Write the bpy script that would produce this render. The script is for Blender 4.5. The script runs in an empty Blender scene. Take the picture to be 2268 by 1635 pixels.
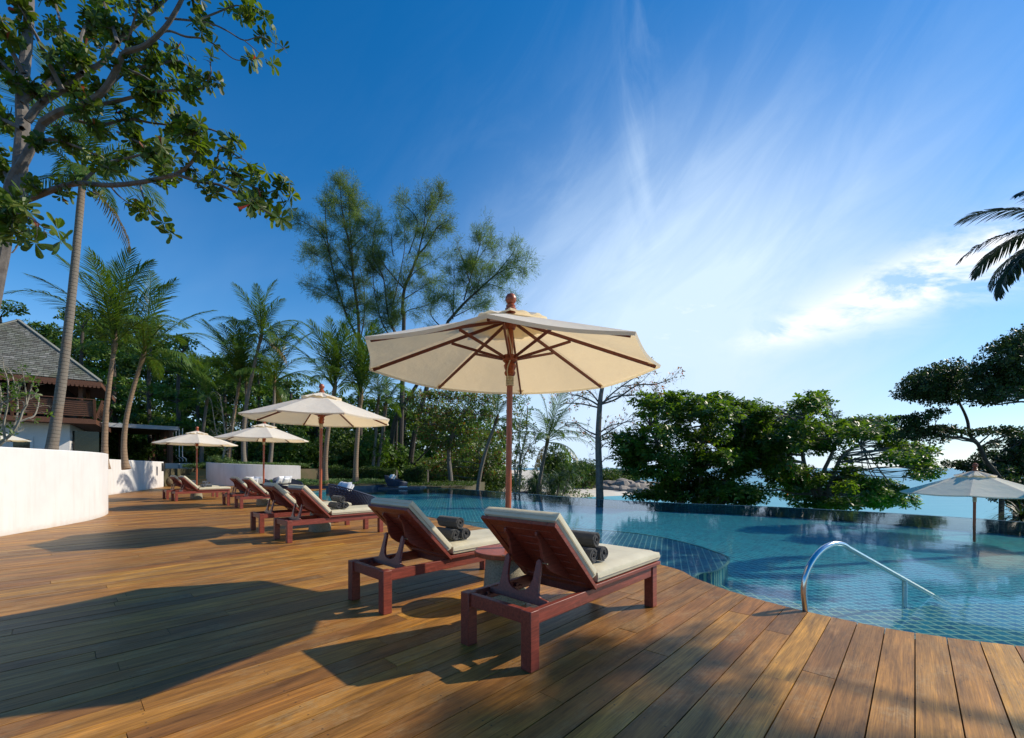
import bpy, math, random
import numpy as np
from mathutils import Vector, Matrix, Euler
R = math.radians
SC = bpy.context.scene
COL = SC.collection
F, CX, HY, H = 944.6, 1134.0, 1036.7, 1.35      # focal length in px, optical centre, horizon row, eye height
SUN = Vector((3.16, .81, 2.40)).normalized()

def at(px, py, y):
    """point seen at pixel (px, py), y metres ahead"""
    return Vector(((px - CX) / F * y, y, H - (py - HY) / F * y))

# ------------------------------------------------------------------ objects
def tag(o, label=None, cat=None, group=None, kind=None):
    if label: o['label'] = label
    if cat: o['category'] = cat
    if group: o['group'] = group
    if kind: o['kind'] = kind
    return o

def empty(name, loc=(0, 0, 0), rz=0, label=None, cat=None, group=None):
    o = bpy.data.objects.new(name, None)
    COL.objects.link(o)
    o.location = loc
    o.rotation_euler = (0, 0, rz)
    o.empty_display_size = .2
    return tag(o, label, cat, group)

def link(name, me, mat, parent=None, smooth=True, bevel=0, seg=1):
    o = bpy.data.objects.new(name, me)
    COL.objects.link(o)
    if mat:
        me.materials.append(mat)
    if parent: o.parent = parent
    if bevel:
        b = o.modifiers.new('bevel', 'BEVEL')
        b.width = bevel; b.segments = seg; b.limit_method = 'ANGLE'; b.angle_limit = R(40)
        b.harden_normals = False
    return o

def copy_tree(o, parent=None):
    c = o.copy(); COL.objects.link(c); c.parent = parent
    for ch in o.children:
        copy_tree(ch, c)
    return c

class MB:
    def __init__(s): s.v = []; s.f = []
    def add(s, vs, fs):
        n = len(s.v); s.v += [tuple(v) for v in vs]; s.f += [tuple(i + n for i in f) for f in fs]; return s
    def box(s, x0, x1, y0, y1, z0, z1, m=None):
        vs = [Vector((x, y, z)) for z in (z0, z1) for y in (y0, y1) for x in (x0, x1)]
        if m: vs = [m @ v for v in vs]
        return s.add(vs, [(0, 2, 3, 1), (4, 5, 7, 6), (0, 1, 5, 4), (1, 3, 7, 5), (3, 2, 6, 7), (2, 0, 4, 6)])
    def bar(s, a, b, w, h, up=(0, 0, 1)):
        a = Vector(a); b = Vector(b); d = (b - a); L = d.length; d.normalize()
        sd = d.cross(Vector(up))
        if sd.length < 1e-4: sd = Vector((1, 0, 0))
        sd.normalize(); u = sd.cross(d)
        m = Matrix((d, sd, u)).transposed().to_4x4(); m.translation = a
        return s.box(0, L, -w / 2, w / 2, -h / 2, h / 2, m)
    def tube(s, pts, rad, n=8, caps=True):
        pts = [Vector(p) for p in pts]; k = len(pts)
        if not hasattr(rad, '__len__'): rad = [rad] * k
        prev = None; vs = []
        for i, p in enumerate(pts):
            d = (pts[min(i + 1, k - 1)] - pts[max(i - 1, 0)])
            if d.length < 1e-9: d = Vector((0, 0, 1))
            d.normalize()
            if prev is None:
                u = d.orthogonal().normalized()
            else:
                u = prev - d * prev.dot(d)
                u = u.normalized() if u.length > 1e-6 else d.orthogonal().normalized()
            prev = u; w = d.cross(u)
            for j in range(n):
                a = 2 * math.pi * j / n
                vs.append(p + (u * math.cos(a) + w * math.sin(a)) * rad[i])
        fs = [(i * n + j, i * n + (j + 1) % n, (i + 1) * n + (j + 1) % n, (i + 1) * n + j) for i in range(k - 1) for j in range(n)]
        if caps:
            fs.append(tuple(range(n))[::-1]); fs.append(tuple((k - 1) * n + j for j in range(n)))
        return s.add(vs, fs)
    def lathe(s, prof, n=24, c=(0, 0, 0), sx=1, sy=1):
        vs = []; k = len(prof)
        for r, z in prof:
            for j in range(n):
                a = 2 * math.pi * j / n
                vs.append((c[0] + r * sx * math.cos(a), c[1] + r * sy * math.sin(a), c[2] + z))
        fs = [(i * n + j, i * n + (j + 1) % n, (i + 1) * n + (j + 1) % n, (i + 1) * n + j) for i in range(k - 1) for j in range(n)]
        fs.append(tuple(range(n))[::-1]); fs.append(tuple((k - 1) * n + j for j in range(n)))
        return s.add(vs, fs)
    def prism(s, poly, z0, z1, m=None):
        """polygon (xy) extruded z0..z1, counter-clockwise"""
        n = len(poly)
        ar = sum(poly[i][0] * poly[(i + 1) % n][1] - poly[(i + 1) % n][0] * poly[i][1] for i in range(n))
        if ar < 0: poly = poly[::-1]
        vs = [Vector((x, y, z0)) for x, y in poly] + [Vector((x, y, z1)) for x, y in poly]
        if m: vs = [m @ v for v in vs]
        fs = [tuple(range(n))[::-1], tuple(range(n, 2 * n))] + [(i, (i + 1) % n, n + (i + 1) % n, n + i) for i in range(n)]
        return s.add(vs, fs)
    def grid(s, fn, nu, nv, closed_u=False):
        vs = [fn(i / (nu if closed_u else nu - 1), j / (nv - 1)) for j in range(nv) for i in range(nu)]
        fs = []
        for j in range(nv - 1):
            for i in range(nu if closed_u else nu - 1):
                a = j * nu + i; b = j * nu + (i + 1) % nu
                fs.append((a, b, b + nu, a + nu))
        return s.add(vs, fs)
    def mesh(s, name, smooth=35):
        me = bpy.data.meshes.new(name)
        me.from_pydata(s.v, [], s.f)
        me.validate()
        if smooth:
            me.polygons.foreach_set('use_smooth', [True] * len(me.polygons))
            me.set_sharp_from_angle(angle=R(smooth))
        me.update()
        return me
    def build(s, name, mat, parent=None, smooth=35, bevel=0, seg=1):
        return link(name, s.mesh(name, smooth), mat, parent, bevel=bevel, seg=seg)

def np_mesh(name, V, k):
    """V: (n*k, 3) loose faces of k corners each"""
    me = bpy.data.meshes.new(name)
    nv = len(V); nf = nv // k
    me.vertices.add(nv); me.vertices.foreach_set('co', np.ascontiguousarray(V, dtype=np.float32).ravel())
    me.loops.add(nv); me.loops.foreach_set('vertex_index', np.arange(nv, dtype=np.int32))
    me.polygons.add(nf); me.polygons.foreach_set('loop_start', np.arange(0, nv, k, dtype=np.int32))
    me.update(calc_edges=True)
    return me

def cat_rom(pts, n=8, closed=False):
    pts = [Vector(p) for p in pts]; out = []; k = len(pts)
    g = (lambda i: pts[i % k]) if closed else (lambda i: pts[max(0, min(k - 1, i))])
    for i in range(k if closed else k - 1):
        p0, p1, p2, p3 = g(i - 1), g(i), g(i + 1), g(i + 2)
        for j in range(n):
            t = j / n
            out.append(.5 * ((2 * p1) + (p2 - p0) * t + (2 * p0 - 5 * p1 + 4 * p2 - p3) * t * t + (3 * p1 - p0 - 3 * p2 + p3) * t ** 3))
    if not closed: out.append(pts[-1])
    return out

# ------------------------------------------------------------------ materials
class NT:
    def __init__(s, name):
        s.m = bpy.data.materials.new(name); s.m.use_nodes = True
        s.t = s.m.node_tree; s.t.nodes.clear()
        s.out = s.t.nodes.new('ShaderNodeOutputMaterial')
    def n(s, typ, **kw):
        nd = s.t.nodes.new('ShaderNode' + typ)
        for k, v in kw.items():
            if k.startswith('_'): setattr(nd, k[1:], v)
            else: s.set(nd, k.replace('__', ' '), v)
        return nd
    def set(s, nd, k, v):
        i = nd.inputs[int(k[1:])] if k[0] == 'i' and k[1:].isdigit() else nd.inputs[k]
        if isinstance(v, bpy.types.NodeSocket): s.t.links.new(v, i)
        else:
            if hasattr(i.default_value, '__len__') and len(i.default_value) == 4 and len(v) == 3: v = (*v, 1)
            i.default_value = v
    def math(s, op, a, b=0, c=0, clamp=False):
        nd = s.t.nodes.new('ShaderNodeMath'); nd.operation = op; nd.use_clamp = clamp
        for k, v in enumerate((a, b, c)):
            if isinstance(v, bpy.types.NodeSocket): s.t.links.new(v, nd.inputs[k])
            else: nd.inputs[k].default_value = v
        return nd.outputs[0]
    def mix(s, f, a, b, mode='MIX'):
        nd = s.t.nodes.new('ShaderNodeMix'); nd.data_type = 'RGBA'; nd.blend_type = mode
        for k, v in ((0, f), (6, a), (7, b)):
            if isinstance(v, bpy.types.NodeSocket): s.t.links.new(v, nd.inputs[k])
            elif k: nd.inputs[k].default_value = (*v, 1) if len(v) == 3 else v
            else: nd.inputs[k].default_value = v
        return nd.outputs[2]
    def ramp(s, f, stops):
        nd = s.t.nodes.new('ShaderNodeValToRGB'); s.t.links.new(f, nd.inputs[0])
        e = nd.color_ramp.elements
        while len(e) < len(stops): e.new(.5)
        for x, (p, c) in zip(e, stops):
            x.position = p; x.color = (*c, 1) if hasattr(c, '__len__') else (c, c, c, 1)
        return nd.outputs[0]
    def coord(s, scale=(1, 1, 1), kind='Object', rot=(0, 0, 0)):
        tc = s.t.nodes.new('ShaderNodeTexCoord'); mp = s.t.nodes.new('ShaderNodeMapping')
        s.t.links.new(tc.outputs[kind], mp.inputs[0]); mp.inputs['Scale'].default_value = scale; mp.inputs['Rotation'].default_value = rot
        return mp.outputs[0]
    def noise(s, vec, scale=5, detail=4, rough=.55, dist=0, out='Fac'):
        nd = s.t.nodes.new('ShaderNodeTexNoise'); s.t.links.new(vec, nd.inputs['Vector'])
        nd.inputs['Scale'].default_value = scale; nd.inputs['Detail'].default_value = detail
        nd.inputs['Roughness'].default_value = rough; nd.inputs['Distortion'].default_value = dist
        return nd.outputs[out]
    def bump(s, h, strength=.3, dist=.01):
        nd = s.n('Bump', Strength=strength, Distance=dist, Height=h); return nd.outputs[0]
    def surf(s, sh): s.t.links.new(sh, s.out.inputs[0]); return s.m
    def pbr(s, color, rough=.5, normal=None, **kw):
        p = s.n('BsdfPrincipled'); s.set(p, 'Base Color', color); s.set(p, 'Roughness', rough)
        if normal is not None: s.set(p, 'Normal', normal)
        for k, v in kw.items(): s.set(p, k.replace('__', ' '), v)
        return s.surf(p.outputs[0])
M = {}
def island(t): return t.n('NewGeometry').outputs['Random Per Island']

def mk_wood(name, c1, c2, rough=.42, scale=(3, 40, 40)):
    t = NT(name); co = t.coord(scale)
    g = t.noise(co, 1.5, 5, .6, .6); b = t.noise(t.coord(), 3.5, 3)
    c = t.mix(g, c1, c2); c = t.mix(t.math('MULTIPLY', b, .35), c, tuple(x * .55 for x in c1))
    rnd = island(t)
    c = t.mix(t.math('MULTIPLY', rnd, .3), c, c2)
    sc_ = t.ramp(t.noise(t.coord(), 11, 8, .72), [(.56, 0), (.70, 1)])
    c = t.mix(t.math('MULTIPLY', sc_, .35), c, tuple(min(1, x * 1.9 + .03) for x in c2))
    gr = t.ramp(g, [(.35, .7), (.65, 1.2)]); c = t.mix(1, c, gr, 'MULTIPLY')
    M[name] = t.pbr(c, t.math('ADD', rough - .06, t.math('MULTIPLY', b, .2)), t.bump(g, .25, .004))
mk_wood('red_wood', (.175, .032, .02), (.25, .05, .03))
mk_wood('mast_wood', (.27, .055, .022), (.36, .085, .03), .32, (30, 30, 3))
mk_wood('brown_wood', (.095, .036, .017), (.14, .055, .025), .6)
mk_wood('rib_wood', (.14, .03, .018), (.2, .045, .025), .4)

def mk_deck():
    t = NT('deck_boards')
    rnd = island(t)
    co = t.coord((.7, 1, 1))
    # shift the pattern per board
    sh = t.n('CombineXYZ'); t.set(sh, 'X', t.math('MULTIPLY', rnd, 137.)); t.set(sh, 'Y', t.math('MULTIPLY', rnd, 31.))
    va = t.n('VectorMath', _operation='ADD'); t.set(va, 'i0', co); t.set(va, 'i1', sh.outputs[0])
    v = va.outputs[0]
    st = t.n('VectorMath', _operation='MULTIPLY'); t.set(st, 'i0', v); t.set(st, 'i1', (1.1, 26, 1))
    grain = t.noise(st.outputs[0], 2.2, 6, .62, .9)
    st2 = t.n('VectorMath', _operation='MULTIPLY'); t.set(st2, 'i0', v); t.set(st2, 'i1', (.8, 5, 1))
    rings = t.noise(st2.outputs[0], 1.6, 3, .5, 1.2)
    rg = t.math('FRACT', t.math('MULTIPLY', rings, 9.))
    rg = t.math('ABSOLUTE', t.math('SUBTRACT', rg, .5))
    st4 = t.n('VectorMath', _operation='MULTIPLY'); t.set(st4, 'i0', v); t.set(st4, 'i1', (2.2, 85, 1))
    fib = t.noise(st4.outputs[0], 2.0, 5, .7, .3)
    wear = t.noise(v, 2.3, 7, .68, .4)
    fine = t.noise(v, 34, 4, .7)
    base = t.ramp(rnd, [(0, (.26, .10, .017)), (.18, (.38, .172, .028)), (.36, (.20, .09, .022)), (.52, (.46, .225, .032)), (.7, (.29, .113, .018)), (.86, (.155, .07, .02)), (1, (.41, .19, .03))])
    c = t.mix(t.ramp(grain, [(.38, 0), (.66, .85)]), base, t.mix(.62, base, (.09, .035, .016)))
    st3 = t.n('VectorMath', _operation='MULTIPLY'); t.set(st3, 'i0', v); t.set(st3, 'i1', (.8, 3.4, 1))
    pat = t.noise(st3.outputs[0], 2.6, 6, .66, .8)
    c = t.mix(1, c, t.ramp(pat, [(.30, .52), (.47, .95), (.56, 1.25), (.70, 1.75)]), 'MULTIPLY')
    c = t.mix(t.math('MULTIPLY', rg, .5), c, t.mix(.6, c, (.46, .235, .06)))
    w = t.math('MULTIPLY', t.ramp(wear, [(.5, 0), (.68, 1)]), t.ramp(fine, [(.36, 0), (.62, 1)]))
    c = t.mix(t.math('MULTIPLY', w, .55), c, (.40, .29, .145))
    dk = t.ramp(t.noise(t.coord(), .55, 4, .6), [(.38, 1), (.6, 0)])
    c = t.mix(t.math('MULTIPLY', dk, .25), c, t.mix(.5, c, (.07, .04, .025)))
    kn = t.n('TexVoronoi', _feature='F1'); t.set(kn, 'Vector', st2.outputs[0]); t.set(kn, 'Scale', .62)
    k = t.ramp(kn.outputs['Distance'], [(.03, 1), (.085, 0)])
    c = t.mix(t.math('MULTIPLY', k, .6), c, (.05, .02, .01))
    c = t.mix(1, c, t.ramp(fib, [(.34, .70), (.5, 1.0), (.66, 1.28)]), 'MULTIPLY')
    sp = t.n('SeparateXYZ'); t.set(sp, 'Vector', t.coord())
    fx = t.math('MULTIPLY', t.math('ABSOLUTE', t.math('SUBTRACT', t.math('FRACT', t.math('DIVIDE', sp.outputs['X'], .62)), .5)), .62)
    yy = t.math('MULTIPLY', t.math('FRACT', t.math('DIVIDE', sp.outputs['Y'], .183)), .183)
    fy = t.math('SUBTRACT', t.math('ABSOLUTE', t.math('SUBTRACT', yy, .0915)), .058)
    dd = t.math('SQRT', t.math('ADD', t.math('MULTIPLY', fx, fx), t.math('MULTIPLY', fy, fy)))
    scr = t.math('LESS_THAN', dd, .0055)
    c = t.mix(t.math('MULTIPLY', scr, .8), c, (.035, .025, .018))
    rough = t.math('ADD', .30, t.math('MULTIPLY', grain, .3))
    M['deck'] = t.pbr(c, rough, t.bump(t.math('ADD', grain, t.math('MULTIPLY', fine, .5)), .3, .004), Specular__IOR__Level=.27)
mk_deck()

def mk_simple(name, c1, c2, scale=6, rough=.7, bump=.2, bd=.01, detail=6, **kw):
    t = NT(name); co = t.coord(); f = t.noise(co, scale, detail, .6)
    M[name] = t.pbr(t.mix(t.ramp(f, [(.3, 0), (.7, 1)]), c1, c2), rough, t.bump(f, bump, bd), **kw)
mk_simple('soil', (.10, .075, .045), (.06, .06, .025), 1.5, .95)
mk_simple('dark_gap', (.015, .01, .007), (.02, .014, .01), 4, .9)
mk_simple('sandstone', (.52, .33, .12), (.42, .26, .10), 2.2, .85)
mk_simple('bark', (.10, .085, .07), (.19, .165, .14), 9, .9, .6, .02)
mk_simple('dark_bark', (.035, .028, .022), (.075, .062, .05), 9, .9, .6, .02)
mk_simple('pale_bark', (.33, .30, .25), (.2, .18, .14), 12, .9, .4, .01)
mk_simple('rock', (.33, .27, .21), (.16, .145, .13), 1.3, .9, .8, .15)
mk_simple('seat_vinyl', (.60, .55, .40), (.51, .46, .33), 4, .42, .45, .02, 3)
mk_simple('pillow_cloth', (.74, .74, .76), (.66, .66, .68), 8, .9, .3, .01)
mk_simple('wicker', (.022, .028, .06), (.04, .05, .09), 40, .5)
mk_simple('black_metal', (.02, .02, .02), (.03, .03, .03), 8, .4)
mk_simple('white_metal', (.7, .7, .7), (.62, .62, .62), 8, .4)
mk_simple('grey_metal', (.42, .43, .45), (.36, .37, .4), 3, .45)
mk_simple('rope', (.62, .55, .42), (.5, .44, .33), 60, .9)
mk_simple('glass_dark', (.01, .014, .014), (.012, .018, .016), 3, .08)
mk_simple('canvas_chair', (.6, .5, .3), (.5, .42, .26), 8, .8)
mk_simple('sign_red', (.22, .03, .035), (.18, .025, .03), 8, .6)
mk_simple('sign_white', (.75, .75, .73), (.7, .7, .7), 8, .6)
mk_simple('paving', (.2, .2, .21), (.13, .135, .15), 3, .8)

def mk_plaster():
    t = NT('plaster'); co = t.coord()
    a = t.noise(co, 1.1, 6, .6); b = t.noise(co, 9, 5, .65)
    st = t.noise(t.coord((2.2, 2.2, .25)), 2.4, 6, .62)
    c = t.mix(t.ramp(a, [(.3, 0), (.7, 1)]), (.68, .66, .645), (.60, .585, .575))
    c = t.mix(t.math('MULTIPLY', t.ramp(st, [(.48, 0), (.72, 1)]), .42), c, (.5, .46, .42))
    z = t.n('SeparateXYZ'); t.set(z, 'Vector', t.coord())
    foot = t.math('MULTIPLY', t.ramp(t.math('ADD', z.outputs['Z'], t.math('MULTIPLY', b, .22)), [(.09, 1), (.24, 0)]), .5)
    c = t.mix(foot, c, (.42, .36, .28))
    M['plaster'] = t.pbr(c, .88, t.bump(b, .1, .008))
mk_plaster()

def mk_fabric():
    t = NT('canvas'); co = t.coord()
    f = t.noise(co, 2.2, 4, .55); w = t.noise(co, 60, 2)
    c = t.mix(f, (.90, .87, .78), (.85, .81, .70))
    nb = t.bump(t.math('ADD', t.noise(co, 4.5, 3), t.math('MULTIPLY', w, .1)), .45, .03)
    d = t.n('BsdfDiffuse', Color=c, Normal=nb); tr = t.n('BsdfTranslucent', Color=t.mix(.6, c, (.95, .66, .25)), Normal=nb)
    mx = t.n('MixShader', Fac=.42); t.set(mx, 'i1', d.outputs[0]); t.set(mx, 'i2', tr.outputs[0])
    M['canvas'] = t.surf(mx.outputs[0])
mk_fabric()

def mk_towel(name, c1, c2):
    t = NT(name); co = t.coord()
    f = t.noise(co, 130, 3, .7); g = t.noise(co, 14, 4)
    M[name] = t.pbr(t.mix(g, c1, c2), .98, t.bump(f, .9, .006), Sheen__Weight=.12)
mk_towel('towel', (.028, .029, .031), (.058, .059, .063))
mk_towel('towel_blue', (.07, .08, .10), (.12, .135, .16))

def mk_stone():
    t = NT('exposed_aggregate'); co = t.coord()
    v = t.n('TexVoronoi'); t.set(v, 'Vector', co); t.set(v, 'Scale', 75)
    c = t.mix(t.math('MULTIPLY', v.outputs['Distance'], 1.2), (.40, .36, .26), (.17, .15, .10))
    c = t.mix(t.math('MULTIPLY', t.noise(co, 6, 4), .5), c, (.3, .27, .19))
    M['aggregate'] = t.pbr(c, .85, t.bump(v.outputs['Distance'], .5, .006))
mk_stone()

def mk_steel():
    t = NT('steel'); co = t.coord()
    f = t.noise(co, 25, 3)
    M['steel'] = t.pbr((.62, .64, .66), t.math('ADD', .1, t.math('MULTIPLY', f, .16)), None, Metallic=1.0)
    t = NT('brass_pin'); M['pin'] = t.pbr((.6, .5, .3), .3, None, Metallic=1.0)
mk_steel()

def mk_palm_trunk(name, c1, c2, ring):
    t = NT(name); co = t.coord()
    z = t.n('SeparateXYZ'); t.set(z, 'Vector', co)
    n = t.noise(co, 3, 4)
    fr = t.math('FRACT', t.math('ADD', t.math('MULTIPLY', z.outputs['Z'], ring), t.math('MULTIPLY', n, .55)))
    rg = t.ramp(fr, [(0, 1), (.16, .0), (.85, .1), (1, 1)])
    f = t.noise(t.coord((1, 1, .3)), 22, 5, .7)
    c = t.mix(f, c1, c2); c = t.mix(t.math('MULTIPLY', rg, .6), c, tuple(x * .35 for x in c1))
    c = t.mix(t.ramp(t.noise(co, 1.3, 4), [(.5, 0), (.72, .45)]), c, (.22, .12, .06))
    M[name] = t.pbr(c, .9, t.bump(t.math('SUBTRACT', f, t.math('MULTIPLY', rg, .8)), .6, .02))
mk_palm_trunk('palm_bark', (.22, .19, .155), (.13, .11, .09), 8.)
mk_palm_trunk('palm_bark_warm', (.30, .20, .125), (.17, .115, .075), 7.)

def mk_leaf(name, cs, trans=.35, rough=.45, tint=(1.5, 1.5, .5), clump=.5):
    t = NT(name); rnd = island(t)
    n = len(cs)
    c = t.ramp(rnd, [(i / (n - 1) if n > 1 else 0, x) for i, x in enumerate(cs)])
    f = t.ramp(t.noise(t.coord(), clump, 3), [(.3, .55), (.7, 1.25)])
    c = t.mix(1, c, f, 'MULTIPLY')
    p = t.n('BsdfPrincipled'); t.set(p, 'Base Color', c); t.set(p, 'Roughness', rough); t.set(p, 'Specular IOR Level', .35)
    tr = t.n('BsdfTranslucent'); t.set(tr, 'Color', t.mix(1, c, tint, 'MULTIPLY'))
    mx = t.n('MixShader', Fac=trans); t.set(mx, 'i1', p.outputs[0]); t.set(mx, 'i2', tr.outputs[0])
    M[name] = t.surf(mx.outputs[0])
G = (.045, .085, .018)
mk_leaf('almond_leaf', [(.04, .09, .014), (.075, .145, .022), (.06, .12, .017), (.13, .20, .035), (.045, .10, .016)], .45, .4, (1.9, 1.9, .5))
mk_leaf('hero_leaf', [(.035, .075, .014), (.075, .12, .02), (.05, .10, .016), (.12, .15, .022), (.03, .06, .014)], .42, .46, (2.0, 2.0, .4), 1.2)
mk_leaf('forest_leaf', [(.04, .09, .015), (.085, .16, .025), (.06, .13, .02), (.14, .21, .035)], .38, .5, clump=.25)
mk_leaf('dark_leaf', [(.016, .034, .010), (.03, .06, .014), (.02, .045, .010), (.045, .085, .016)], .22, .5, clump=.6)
mk_leaf('needle', [(.09, .15, .06), (.13, .20, .065), (.08, .14, .06), (.17, .22, .06)], .5, .6, clump=.12)
mk_leaf('palm_leaf_shaded', [(.012, .022, .008), (.02, .035, .01)], .2, .5)  # palm leaf with deep shade put into its colour, for the right-edge palm
mk_leaf('palm_leaf', [(.05, .11, .018), (.08, .15, .025), (.065, .125, .02), (.13, .17, .035)], .42, .38, clump=.3)
mk_leaf('palm_dead', [(.2, .14, .07), (.28, .2, .11), (.14, .09, .05)], .3, .8)
mk_leaf('mixed_leaf', [(.055, .12, .022), (.085, .155, .028), (.13, .19, .04), (.07, .14, .026), (.18, .22, .045), (.07, .125, .025), (.22, .03, .03), (.07, .14, .026)], .4, .45, (1.8, 1.8, .8))
mk_leaf('red_leaf', [(.35, .04, .03), (.42, .12, .03), (.2, .02, .03)], .4, .45, (1.5, 1.0, .8))
mk_leaf('orange_leaf', [(.35, .08, .02), (.42, .16, .03), (.08, .13, .03), (.10, .14, .03)], .4, .45, (1.5, 1.2, .6))
mk_leaf('ground_leaf', [(.07, .13, .04), (.12, .2, .07), (.09, .16, .05), (.17, .24, .1)], .3, .5, clump=2)
mk_leaf('grass_leaf', [(.04, .09, .03), (.07, .13, .05), (.05, .10, .04), (.11, .16, .07)], .3, .4, clump=.6)
mk_leaf('hedge_leaf', [(.035, .075, .012), (.07, .12, .016), (.05, .095, .014), (.10, .14, .02)], .3, .5, clump=.8)

def mk_tiles(name, wall=False, ms=.085, c1=(.008, .17, .34), c2=(.04, .50, .58), grout=(.45, .80, .75), s=.11, rot=0.):
    t = NT(name); co = t.coord(kind='Object', rot=(0, 0, rot))
    if wall:
        sp = t.n('SeparateXYZ'); t.set(sp, 'Vector', co); cb = t.n('CombineXYZ')
        t.set(cb, 'X', t.math('ADD', sp.outputs['X'], t.math('MULTIPLY', sp.outputs['Y'], .7))); t.set(cb, 'Y', sp.outputs['Z']); co = cb.outputs[0]
    b = t.n('TexBrick', _offset=0.0, _squash=1.0)
    t.set(b, 'Vector', co); t.set(b, 'Color1', c1); t.set(b, 'Color2', c2); t.set(b, 'Mortar', grout)
    t.set(b, 'Scale', 1.0); t.set(b, 'Brick Width', s); t.set(b, 'Row Height', s); t.set(b, 'Mortar Size', s * ms); t.set(b, 'Bias', 0.1)
    f = t.noise(co, .5, 3)
    c = t.mix(t.math('MULTIPLY', f, .3), b.outputs['Color'], (.008, .14, .25))
    M[name] = t.pbr(c, .35)
mk_tiles('pool_tile', rot=R(-8), s=.125, c1=(.004, .13, .26), c2=(.015, .46, .54), grout=(.5, .92, .85)); mk_tiles('pool_tile_wall', True, s=.07, c1=(.012, .22, .36), c2=(.03, .42, .52), grout=(.4, .75, .7))
mk_tiles('ledge_tile', rot=R(20), c1=(.006, .085, .21), c2=(.02, .26, .37), grout=(.75, .80, .62), s=.1, ms=.08)
mk_tiles('bench_tile', rot=R(4), c1=(.005, .085, .20), c2=(.025, .32, .40), grout=(.75, .80, .50), s=.115, ms=.1)
mk_tiles('curb_tile', True, c1=(.008, .014, .03), c2=(.014, .022, .05), grout=(.03, .04, .06), s=.08)

def mk_pool_water():
    t = NT('pool_water')
    co = t.coord((1, 1, 1))
    h = t.math('ADD', t.noise(co, 1.1, 3, .5, .3), t.math('MULTIPLY', t.noise(t.coord((1, 1.6, 1)), 7, 3, .5), .12))
    nb = t.bump(h, .09, .05)
    fr = t.n('Fresnel', IOR=1.33, Normal=nb)
    frf = t.math('MULTIPLY', fr.outputs[0], .63)
    gl = t.n('BsdfGlossy', Roughness=.06, Normal=nb); t.set(gl, 'Color', (1, 1, 1))
    tr = t.n('BsdfTransparent'); t.set(tr, 'Color', (.74, .98, 1.0))
    mx = t.n('MixShader'); t.set(mx, 'i0', frf); t.set(mx, 'i1', tr.outputs[0]); t.set(mx, 'i2', gl.outputs[0])
    t.surf(mx.outputs[0])
    M['pool_water'] = t.m
mk_pool_water()

def mk_sea():
    t = NT('sea_water'); co = t.coord((1, 1, 1))
    h = t.math('ADD', t.noise(t.coord((.6, 1.4, 1)), .5, 5, .6), t.math('MULTIPLY', t.noise(co, .05, 3), .6))
    sp = t.n('SeparateXYZ'); t.set(sp, 'Vector', co)
    d = t.ramp(t.math('MULTIPLY', sp.outputs['Y'], .0025), [(.05, 0), (.5, 1)])
    c = t.mix(d, (.035, .30, .38), (.018, .20, .32))
    c = t.mix(t.math('MULTIPLY', t.ramp(t.noise(t.coord((1, 3, 1)), .06, 5), [(.45, 0), (.65, 1)]), .5), c, (.05, .33, .40))
    M['sea'] = t.pbr(c, .42, t.bump(h, .5, .25))
mk_sea()

def mk_ground():
    t = NT('ground'); co = t.coord(); sp = t.n('SeparateXYZ'); t.set(sp, 'Vector', co)
    f = t.noise(co, .35, 5, .6); g = t.noise(co, 6, 5, .7)
    c = t.mix(t.ramp(f, [(.4, 0), (.6, 1)]), (.05, .075, .02), (.12, .09, .05))
    c = t.mix(t.math('MULTIPLY', g, .5), c, (.03, .04, .015))
    s = t.math('ADD', sp.outputs['Y'], t.math('MULTIPLY', f, 14))
    c = t.mix(t.ramp(t.math('MULTIPLY', s, .01), [(.50, 0), (.56, 1)]), c, t.mix(g, (.62, .57, .48), (.5, .45, .37)))
    M['ground'] = t.pbr(c, .95, t.bump(g, .4, .05))
mk_ground()

def mk_shingle():
    t = NT('shingle'); rnd = island(t)
    c = t.ramp(rnd, [(0, (.085, .08, .07)), (.3, (.13, .13, .115)), (.6, (.17, .175, .155)), (.85, (.1, .1, .085)), (1, (.26, .255, .24))])
    f = t.noise(t.coord(), 1.1, 4); c = t.mix(t.math('MULTIPLY', t.ramp(f, [(.5, 0), (.7, 1)]), .4), c, (.09, .11, .05))
    M['shingle'] = t.pbr(c, .9, t.bump(t.noise(t.coord(), 12, 4), .4, .02))
mk_shingle()
# ================================================================== camera, light, sky
cam = bpy.data.cameras.new('camera'); co = bpy.data.objects.new('camera', cam); COL.objects.link(co)
cam.sensor_width = 36; cam.lens = 36 * F / 2268; cam.shift_y = (HY - 817.5) / 2268
cam.clip_start = .05; cam.clip_end = 12000
co.location = (0, 0, H); co.rotation_euler = (R(90), 0, 0); SC.camera = co
sl = bpy.data.lights.new('sun', 'SUN'); so = bpy.data.objects.new('sun', sl); COL.objects.link(so)
sl.energy = 4.4; sl.angle = R(.6); sl.color = (1, .90, .74)
so.rotation_euler = (-SUN).to_track_quat('-Z', 'Y').to_euler()
EL = math.asin(SUN.z); AZ = math.atan2(SUN.x, SUN.y)

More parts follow.
